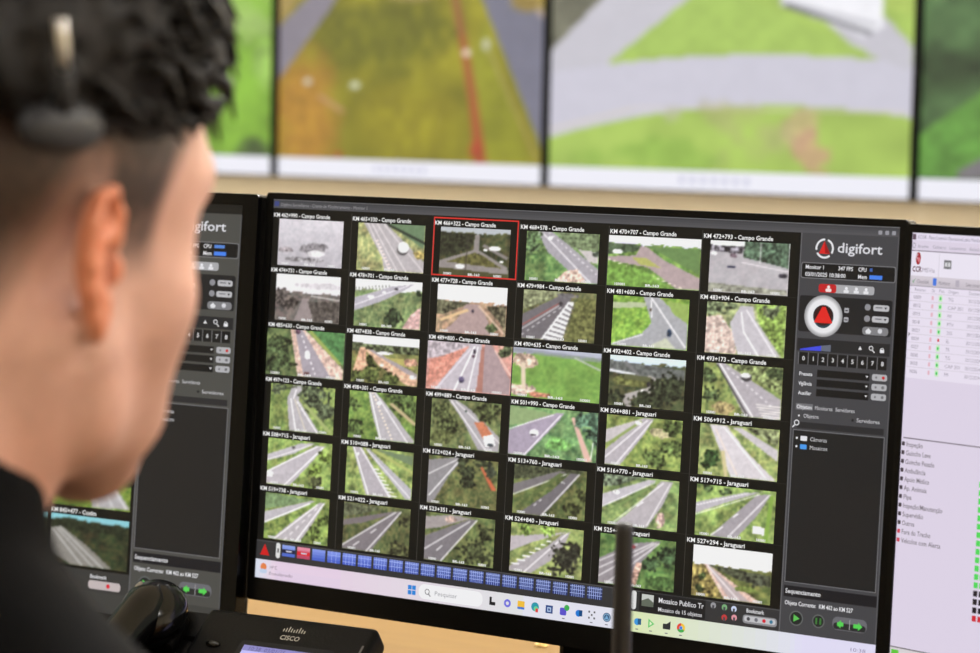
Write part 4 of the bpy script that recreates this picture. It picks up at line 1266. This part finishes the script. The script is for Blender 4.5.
def smin(a, b, k):
    h = np.clip(.5 + .5 * (b - a) / k, 0, 1)
    return b * (1 - h) + a * h - k * h * (1 - h)


def ell(P, c, r, R=None):
    q = P - np.array(c)
    if R is not None:
        q = q @ R
    r = np.array(r)
    k0 = np.sqrt(((q / r) ** 2).sum(-1))
    k1 = np.sqrt(((q / r ** 2) ** 2).sum(-1)) + 1e-9
    return k0 * (k0 - 1) / k1


def cap(P, a, b, r0, r1=None, sq=None):
    r1 = r0 if r1 is None else r1
    a, b = np.array(a, float), np.array(b, float)
    d = b - a
    t = np.clip(((P - a) @ d) / (d @ d), 0, 1)
    q = P - (a + t[..., None] * d)
    if sq is not None:
        q = q * np.array(sq)
    return np.sqrt((q ** 2).sum(-1)) - (r0 + (r1 - r0) * t)


def grid(lo, hi, h):
    ax = [np.arange(l, u + h, h) for l, u in zip(lo, hi)]
    return np.stack(np.meshgrid(*ax, indexing='ij'), -1)


def rotx(a):
    c, s = math.cos(a), math.sin(a)
    return np.array([[1, 0, 0], [0, c, -s], [0, s, c]])


PITCH = math.radians(-3)   # head slightly raised
RP = rotx(PITCH)            # head -> person rotation


def to_head(P):
    return P @ RP           # inverse rotation


def head_sdf(H0):
    H = H0 / 1.05
    f = ell(H, (0, -.014, .052), (.0755, .098, .086))
    f = smin(f, ell(H, (0, .040, .042), (.069, .064, .066)), .03)
    f = smin(f, ell(H, (0, .040, -.022), (.054, .048, .062)), .03)
    f = smin(f, ell(H, (0, .01, -.03), (.062, .06, .05)), .03)
    for s in (-1, 1):
        f = smin(f, cap(H, (s * .054, .008, -.040), (s * .046, .018, -.062), .015, .013), .02)
        f = smin(f, cap(H, (s * .046, .018, -.062), (s * .013, .070, -.083), .015, .016), .02)
        f = smin(f, ell(H, (s * .044, .058, -.016), (.019, .020, .018)), .02)
        f = smin(f, cap(H, (s * .053, .062, .032), (s * .053, .054, -.008), .0125, .0125), .012)
        f = smin(f, cap(H, (s * .046, .048, -.022), (s * .030, .064, -.062), .018, .018), .02)
        f = smin(f, cap(H, (s * .012, .094, .030), (s * .048, .078, .034), .009, .010), .014)
        f = smin(f, ell(H, (s * .013, .098, -.030), (.008, .010, .007)), .006)
    f = smin(f, ell(H, (0, .076, -.086), (.020, .016, .017)), .016)
    f = smin(f, cap(H, (0, .090, .022), (0, .108, -.024), .007, .0125), .012)
    f = smin(f, ell(H, (0, .084, -.056), (.026, .018, .020)), .014)
    f = smin(f, ell(H, (0, .0995, -.050), (.021, .006, .005)), .004)
    f = smin(f, ell(H, (0, .0985, -.060), (.018, .006, .006)), .004)
    for s in (-1, 1):
        k = ell(H, (s * .030, .101, .010), (.0145, .013, .010))
        f = -smin(-f, k, .008)
        f = smin(f, ell(H, (s * .031, .0845, .010), (.0125, .0105, .0105)), .003)
        f = -smin(-f, ell(H, (s * .031, .0975, .0090), (.0100, .0070, .0034)), .0015)
    # slit between the lips
    f = -smin(-f, ell(H, (0, .104, -.0548), (.020, .005, .0012)), .003)
    for s in (-1, 1):
        f = ear(H, f, s)
    return f * 1.05


def ear(H, f, s):
    """outer ear: angled plate with rim, antihelix, hollow, tragus and lobe"""
    E = H - np.array((s * .0735, -.001, -.002))
    E = E * np.array((s, 1, 1))
    # frame: n = outwards normal, u = backwards along the plate, z up
    E = E / .80
    nx, nyv = math.cos(math.radians(8)), math.sin(math.radians(8))
    n = E[..., 0] * nx + E[..., 1] * nyv
    u = (E[..., 0] * nyv - E[..., 1] * nx) * 1.16
    Q = np.stack([n, u, E[..., 2]], -1)
    Rt = rotx(math.radians(4))
    Q = Q @ Rt
    pl = ell(Q, (.004, .010, .006), (.0060, .0175, .030))
    pl = smin(pl, ell(Q, (.003, .002, -.026), (.0055, .0085, .0115)), .010)
    # rim
    pts = [(.006, -.006, .012), (.008, -.003, .024), (.010, .008, .034), (.011, .020, .030), (.012, .0265, .016), (.011, .026, .0), (.009, .020, -.014), (.006, .010, -.026), (.004, .002, -.034)]
    for p, q in zip(pts, pts[1:]):
        pl = smin(pl, cap(Q, p, q, .0036), .003)
    # fossa, concha
    pl = -smin(-pl, ell(Q, (.011, .011, .023), (.0085, .0085, .0085)), .003)
    pl = -smin(-pl, ell(Q, (.011, .004, -.002), (.0145, .0095, .0135)), .003)
    ah = [(.008, .006, .018), (.010, .0155, .010), (.0105, .017, .0), (.009, .012, -.013), (.008, .003, -.018)]
    for p, q in zip(ah, ah[1:]):
        pl = smin(pl, cap(Q, p, q, .0030), .003)
    pl = smin(pl, ell(Q, (.006, -.007, -.002), (.0045, .004, .0075)), .004)
    pl = smin(pl, cap(Q, (-.012, .004, .0), (.0, .006, .0), .013, .012, ), .006) if False else pl
    f = smin(f, pl * .80, .004)
    return f


def neck_sdf(P, f):
    f = smin(f, cap(P, (0, -.022, -.02), (0, -.050, -.175), .053, .058), .03)
    for s in (-1, 1):
        f = smin(f, cap(P, (s * .055, -.022, -.035), (s * .018, -.004, -.165), .014, .012), .02)
        f = smin(f, cap(P, (s * .022, -.06, -.02), (s * .036, -.068, -.17), .03, .032), .03)
    f = smin(f, ell(P, (0, .006, -.118), (.014, .014, .016)), .014)
    return f


TZ = -.143   # height of the base of the neck below the ears


def torso_sdf(P, inf=0.0):
    """trunk with arms, person frame"""
    f = ell(P, (0, -.075, TZ - .16), (.165 + inf, .115 + inf, .19 + inf))
    f = smin(f, ell(P, (0, -.070, TZ - .36), (.150 + inf, .110 + inf, .16 + inf)), .06)
    for s in (-1, 1):
        f = smin(f, cap(P, (s * .03, -.062, TZ - .005), (s * .165, -.055, TZ - .100), .052 + inf, .056 + inf), .045)
        f = smin(f, cap(P, (s * .180, -.055, TZ - .115), (s * .225, .03, TZ - .33), .053 + inf, .045 + inf), .035)
        f = smin(f, cap(P, (s * .225, .03, TZ - .33), (s * .15, .245, TZ - .232), .043 + inf, .032 + inf), .02)
    return f


def mesh_from(name, V, Fq, cols=None):
    me = bpy.data.meshes.new(name)
    me.from_pydata(V.tolist(), [], Fq.tolist())
    if cols is not None:
        at = me.color_attributes.new('col', 'FLOAT_COLOR', 'POINT')
        arr = np.ones((len(V), 4), dtype=np.float32)
        arr[:, :3] = s2l(cols)
        at.data.foreach_set('color', arr.ravel())
    return me


def noise3(P, sc, seed=0):
    """cheap smooth 3d value noise"""
    q = P * sc + seed * 17.3
    i = np.floor(q).astype(np.int64)
    f = q - i
    f = f * f * (3 - 2 * f)

    def hsh(a, b, c):
        n = (a * 374761393 + b * 668265263 + c * 2147483647 + seed * 974711) & 0xffffffff
        n = ((n ^ (n >> 13)) * 1274126177) & 0xffffffff
        return ((n ^ (n >> 16)) & 0xffff) / 65535.0
    out = 0
    for a in (0, 1):
        for b in (0, 1):
            for c in (0, 1):
                wgt = (f[..., 0] if a else 1 - f[..., 0]) * (f[..., 1] if b else 1 - f[..., 1]) * (f[..., 2] if c else 1 - f[..., 2])
                out = out + wgt * hsh(i[..., 0] + a, i[..., 1] + b, i[..., 2] + c)
    return out - .5


PLOC = Vector((.1997, -.8150, 1.180))
PYAW = math.radians(-1)
person = empty('person', (PLOC.x, PLOC.y, 0.0), PYAW,
               'person with short dark hair and black shirt seen from behind, watching the monitors', 'person')
OFF = np.array((0, 0, PLOC.z))


def hairline(Hd):
    """>0 where dense hair grows (head frame)"""
    x, y, z = Hd[..., 0], Hd[..., 1], Hd[..., 2]
    side = z - (.050 + .10 * np.clip(y - .03, 0, 1) + .05 * np.clip(-y - .04, -1, 0))
    back = z - (.010)
    edge = np.where(y < -.06, back * .5 + side * .5, side)
    front = .088 + .0 * x - y + .55 * (z - .075)
    return np.minimum(edge, np.where(z < .12, front, 1))


# --- skin
P = grid((-.105, -.135, -.215), (.105, .135, .155), .0022)
Hd = to_head(P)
f = head_sdf(Hd)
f = neck_sdf(P, f)
f = np.maximum(f, -(P[..., 2] + .205))
V, Fq = surface_nets(f, (-.105, -.135, -.215), .0022)
del P, f
Hv = to_head(V)
n1 = noise3(V, 60, 1)
n2 = noise3(V, 260, 2)
skin = np.zeros((len(V), 3)) + np.array((202, 156, 140))
skin *= (1 + .06 * n1 + .05 * n2)[:, None]
# reddish ears, with their backlit orange glow painted into the skin colour
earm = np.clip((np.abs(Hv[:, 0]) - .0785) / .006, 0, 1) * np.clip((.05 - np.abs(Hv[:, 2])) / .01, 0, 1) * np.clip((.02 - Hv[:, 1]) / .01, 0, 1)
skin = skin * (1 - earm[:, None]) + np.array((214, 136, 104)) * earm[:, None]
neckm = np.clip((-.055 - V[:, 2]) / .05, 0, 1) * np.clip((.03 - Hv[:, 1]) / .05, 0, 1)
skin = skin * (1 - .35 * neckm[:, None]) + np.array((176, 106, 74)) * .35 * neckm[:, None]
lipm = np.exp(-((Hv[:, 0] / .02) ** 2 + ((Hv[:, 2] + .0585) / .009) ** 2 + ((Hv[:, 1] - .104) / .01) ** 2))
skin = skin * (1 - .6 * lipm[:, None]) + np.array((176, 92, 84)) * .6 * lipm[:, None]
# clipped hair on the sides and nape, sideburn in front of the ear
hd = hairline(Hv)
lowz = .012 - .047 * np.clip((-.015 - Hv[:, 1]) / .03, 0, 1)
fz = np.clip((Hv[:, 2] - lowz) / .045, 0, 1)
fy = np.clip((.056 - Hv[:, 1] + .55 * (Hv[:, 2] - .045)) / .014, 0, 1)
burn = np.clip((.021 - np.abs(Hv[:, 1] - .022)) / .010, 0, 1) * np.clip((Hv[:, 2] + .010) / .02, 0, 1) * np.clip((np.abs(Hv[:, 0]) - .04) / .01, 0, 1)
fade = np.clip(fz * fy + .75 * burn * (1 - earm), 0, 1) * (1 - earm)
fade = np.clip(fade * (1 + .3 * n2), 0, 1)
fade = np.where(Hv[:, 2] > .1, np.clip(fade, 0, 1), fade)
skin = skin * (1 - .90 * fade[:, None]) + np.array((42, 31, 26)) * .90 * fade[:, None]
# hands and forearms come from their own finer grid, same mesh
def hand(P, s):
    w0 = np.array((s * .15, .245, TZ - .232))
    w1 = np.array((s * .142, .275, TZ - .232))
    f = cap(P, (s * .158, .218, TZ - .234), w0, .023, .023)
    pc = w1 + np.array((-s * .006, .045, -.002))
    f = smin(f, ell(P, w1 + np.array((-s * .004, .02, -.001)), (.030, .036, .016)), .012)
    f = smin(f, ell(P, pc, (.039, .040, .014)), .012)
    L = [.070, .080, .075, .060]
    for i in range(4):
        bx = pc + np.array((-s * (.027 - .018 * i), .028 - (.006 if i in (0,) else 0) - .006 * (i == 3), .002))
        dr = np.array((-s * (.18 - .12 * i), 1, 0.10)); dr /= np.linalg.norm(dr)
        m1 = bx + dr * L[i] * .45
        m2 = m1 + np.array((dr[0], dr[1], -.42)) * L[i] * .32
        m3 = m2 + np.array((dr[0], dr[1] * .8, -.75)) * L[i] * .25
        g_ = cap(P, bx, m1, .0098, .0090)
        g_ = smin(g_, cap(P, m1, m2, .0088, .0080), .002)
        g_ = smin(g_, cap(P, m2, m3, .0080, .0070), .002)
        f = smin(f, g_, .004)
    tb = w1 + np.array((-s * .024, .02, -.004))
    t1 = tb + np.array((-s * .026, .026, -.006))
    t2 = t1 + np.array((-s * .010, .026, -.006))
    f = smin(f, cap(P, tb, t1, .0135, .0110), .008)
    f = smin(f, cap(P, t1, t2, .0105, .0090), .003)
    return f


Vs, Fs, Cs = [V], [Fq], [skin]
nb = len(V)
for s in (-1, 1):
    lo = (.04, .17, TZ - .30) if s > 0 else (-.22, .17, TZ - .30)
    hi = (.22, .46, TZ - .18) if s > 0 else (-.04, .46, TZ - .18)
    Ph = grid(lo, hi, .0028)
    vv, ff = surface_nets(hand(Ph, s), lo, .0028)
    Vs.append(vv); Fs.append(ff + nb); nb += len(vv)
    Cs.append(np.zeros((len(vv), 3)) + np.array((200, 142, 112)))
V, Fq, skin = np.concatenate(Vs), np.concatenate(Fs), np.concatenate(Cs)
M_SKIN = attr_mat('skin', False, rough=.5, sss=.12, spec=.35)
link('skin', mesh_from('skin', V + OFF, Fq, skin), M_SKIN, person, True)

# --- eyes
M_EYE = mat('eye_white', (226, 220, 212), .15)
for s in (-1, 1):
    c = np.array((s * .0325, .0868, .0100)) @ RP.T + OFF
    e = MB().ball(tuple(c), (.0118, .0118, .0118)).build('eye', M_EYE, person, True)
    c2 = np.array((s * .0325, .0972, .0095)) @ RP.T + OFF
    MB().ball(tuple(c2), (.0055, .0018, .0055)).build('iris', mat('brown_iris', (52, 32, 20), .1), e, True)
M_HAIR = mat('dark_brown_hair', (22, 17, 15), .55, spec=.22, bump=(900, .5), var=((90, 90, 40), (12, 9, 8)))
M_HAIRL = M_HAIR
for s in (-1, 1):
    b = MB()
    pts = [tuple(np.array((s * (.014 + .008 * k), .1045 - .0042 * k * (k > 1) - .002 * k, .034 + .0022 * min(k, 2) - .001 * k)) @ RP.T + OFF) for k in range(5)]
    b.tube(pts, [.002, .0032, .0032, .0028, .001], 8)
    b.build('eyebrow', M_HAIR, person, True)

# --- hair: rough shell and several hundred locks
P = grid((-.115, -.15, -.02), (.115, .15, .19), .0026)
Hd = to_head(P) / 1.05
sk = ell(Hd, (0, -.014, .052), (.0755, .098, .086))
sk = smin(sk, ell(Hd, (0, .037, .042), (.068, .062, .066)), .03)
zt = Hd[..., 2]
thick = .004 + .020 * np.clip((zt - .05) / .05, 0, 1) - .006 * np.clip((Hd[..., 1]) / .08, 0, 1)
nz = noise3(Hd * np.array((1, .5, .8)), 70, 5) * .010 + noise3(Hd * np.array((1, .45, .7)), 190, 6) * .006
f = sk - thick - nz * np.clip((zt - .03) / .03, .2, 1)
f = np.maximum(f, -(sk + .012))
f = np.maximum(f, -hairline(Hd) * .8 + nz) * 1.05
V, Fq = surface_nets(f, (-.115, -.15, -.02), .0026)
hair_me = mesh_from('hair', V + OFF, Fq)
mb = MB()
mb.bm.from_mesh(hair_me)
bpy.data.meshes.remove(hair_me)
rs = np.random.default_rng(5)
C0 = np.array((0, .0, .050))
for k in range(620):
    th = rs.uniform(0, 2 * math.pi)
    zz = rs.uniform(.02, 1.0)
    d = np.array((math.cos(th) * math.sqrt(1 - zz * zz), math.sin(th) * math.sqrt(1 - zz * zz), zz))
    base = C0 + d * np.array((.078, .100, .088)) * 1.0
    if hairline(base[None])[0] < .006:
        continue
    top = np.clip((base[2] - .05) / .05, 0, 1)
    lift = .008 + .020 * top
    # flow: forward and to the sides, curling at the end
    fwd = np.array((.25 * d[0] + rs.normal(0, .25), .9 + rs.normal(0, .2), -.15 + rs.normal(0, .2)))
    fwd -= d * (fwd @ d) * .8
    Lh = rs.uniform(.014, .024) * (.5 + .8 * top)
    pts, rad = [], []
    for i in range(6):
        s = i / 5
        p = base + d * lift * math.sin(min(1, s * 1.4 + .15) * math.pi * .62) + fwd * Lh * s + np.array((0, 0, -.35 * Lh * s * s))
        pts.append(tuple(p @ RP.T * 1.05 + OFF))
        rad.append((.0034 * (1 - s) + .0006) * rs.uniform(.8, 1.2))
    mb.tube(pts, rad, 5)
# loose curled locks over the forehead
for k in range(46):
    x = rs.uniform(-.055, .058)
    z0 = rs.uniform(.088, .125)
    y0 = .072 - (x * 6) ** 2 * .13 + rs.normal(0, .004)
    L1 = rs.uniform(.018, .036)
    sd = rs.normal(0, .010)
    pts, rad = [], []
    for i in range(8):
        s = i / 7
        a = s * rs.uniform(2.3, 2.7)
        p = np.array((x + sd * s, y0 + L1 * .72 * math.sin(a), z0 + .004 + L1 * .22 * math.sin(a * 1.3) - L1 * 1.05 * s * s))
        pts.append(tuple(p @ RP.T * 1.05 + OFF))
        rad.append(.0032 * (1 - s) + .0007)
    mb.tube(pts, rad, 5)
mb.build('hair', M_HAIR, person, True)

# --- shirt with stand-up collar
h = .0055
lo = (-.30, -.21, TZ - .54)
P = grid(lo, (.30, .30, TZ + .085), h)
f = torso_sdf(P, .008)
wr = noise3(P, 16, 8) * .007 + noise3(P * np.array((1, 1, .6)), 34, 9) * .003
f = f + wr
# sleeves end at the wrist, body ends below the waist
f = np.maximum(f, P[..., 1] - .225)
f = np.maximum(f, -(P[..., 2] - (TZ - .50)))
col = cap(P, (0, -.052, -.09), (0, -.058, -.22), .071, .084)
pln = P[..., 2] - (-.098 - .16 * P[..., 1] * 1.0 - .05 * 0)
pln = P[..., 2] + .078 + .36 * (P[..., 1] + .045)
col = np.maximum(col, pln * .9)
f = smin(f, col, .012)
V, Fq = surface_nets(f, lo, h)
M_SHIRT = mat('black_knit_shirt', (6, 6, 7), .9, spec=.08, bump=(240, .4), var=(30, (3, 3, 4)))
o = link('shirt', mesh_from('shirt', V + OFF, Fq), M_SHIRT, person, True)
# --- trousers and shoes
M_TR = mat('dark_trousers', (30, 32, 40), .85, bump=(200, .3))
lo = (-.27, -.24, -1.16)
P = grid(lo, (.27, .48, TZ - .42), .009)
hz = TZ - .50
f = ell(P, (0, -.075, hz), (.165, .125, .10))
for s in (-1, 1):
    f = smin(f, cap(P, (s * .09, -.05, hz - .02), (s * .12, .36, hz - .02), .085, .062), .05)
    f = smin(f, cap(P, (s * .12, .36, hz - .02), (s * .12, .33, -1.10), .060, .048), .03)
V, Fq = surface_nets(np.maximum(f, -(P[..., 2] + 1.11)), lo, .009)
link('trousers', mesh_from('trousers', V + OFF, Fq), M_TR, person, True)
for s in (-1, 1):
    b = MB()
    b.ball((s * .12, .385, .042), (.046, .125, .040), None, 4)
    b.ball((s * .12, .33, .07), (.042, .055, .055), None, 4)
    b.box((s * .12, .38, .009), (.085, .26, .018), bev=.008)
    b.build('shoe', mat('black_leather', (18, 17, 17), .4), person, True, 50)

# ------------------------------------------------------------------ headset
M_HS = mat('dark_grey_headset_plastic', (34, 34, 38), .55, spec=.3)
M_HSM = mat('brushed_steel', (190, 186, 178), .28, metal=.9)
hs = empty('headset', (PLOC.x, PLOC.y, PLOC.z), PYAW, 'single-ear headset with thin band and dark oval temple pad, worn on the head', 'headset')


def hp_(p):
    return tuple(np.array(p) @ RP.T)


band = []
for k in range(25):
    a = math.radians(-8 + 196 * k / 24)
    band.append(hp_((.1040 * math.cos(a), -.050 - .026 * max(0, math.sin(a)), .058 + .116 * math.sin(a))))
MB().tube(band[5:], .0024, 10).build('headband', M_HS, hs, True)
MB().tube([hp_((.1055, -.0590, .090)), hp_((.1055, -.0575, .083)), hp_((.1045, -.0555, .077)), hp_((.1030, -.053, .071))], [.0024, .0026, .0026, .0022], 10).build('slider', M_HSM, hs, True)
MB().tube([hp_((.1030, -.053, .072)), hp_((.1000, -.050, .065)), hp_((.096, -.047, .058))], [.0036, .0044, .006], 10).build('pad_arm', M_HS, hs, True)
PM = Matrix.Translation(hp_((.0935, -.043, .050))) @ Matrix.Rotation(math.radians(6), 4, 'Z')
MB().ball((0, 0, 0), (.0075, .0255, .0105), PM, 4).build('temple_pad', M_HS, hs, True)
b = MB()
c = Vector(hp_((-.106, -.004, .0)))
b.cyl(c + Vector((.004, 0, 0)), c + Vector((-.014, 0, 0)), .030, .026, 32)
b.build('ear_cushion', M_HS, hs, True, 40)
MB().tube([hp_((-.118, -.004, 0)), hp_((-.115, .03, -.03)), hp_((-.085, .09, -.06)), hp_((-.035, .130, -.066))], [.003, .0026, .0024, .005], 10).build('microphone_boom', M_HS, hs, True)

# ------------------------------------------------------------------ office chair under the operator
M_FAB = mat('black_chair_fabric', (26, 26, 28), .9, bump=(300, .4))
ch = empty('office_chair', (PLOC.x, PLOC.y, 0), PYAW, 'black fabric office chair under the seated operator', 'chair')
zs = PLOC.z + TZ - .50 - .150
MB().box((0, .06, zs), (.48, .46, .07), bev=.03, seg=4).build('seat', M_FAB, ch, True, 40)
MB().box((0, -.262, zs + .28), (.42, .05, .34), Matrix.Identity(4), bev=.022, seg=4).build('backrest', M_FAB, ch, True, 40)
MB().box((0, -.275, zs + .08), (.06, .02, .26), bev=.006).build('backrest_bar', M_METAL, ch)
MB().cyl((0, .03, .09), (0, .03, zs - .03), .028).build('gas_lift', M_METAL, ch, True, 40)
for k in range(5):
    a = 2 * math.pi * k / 5 + .3
    e = (.28 * math.cos(a), .03 + .28 * math.sin(a))
    MB().tube([(0, .03, .10), (e[0], e[1], .075)], [.024, .015], 8).build('leg', M_METAL, ch, True, 60)
    MB().cyl((e[0] - .018, e[1], .03), (e[0] + .018, e[1], .03), .03).build('caster', M_RUB, ch, True, 40)
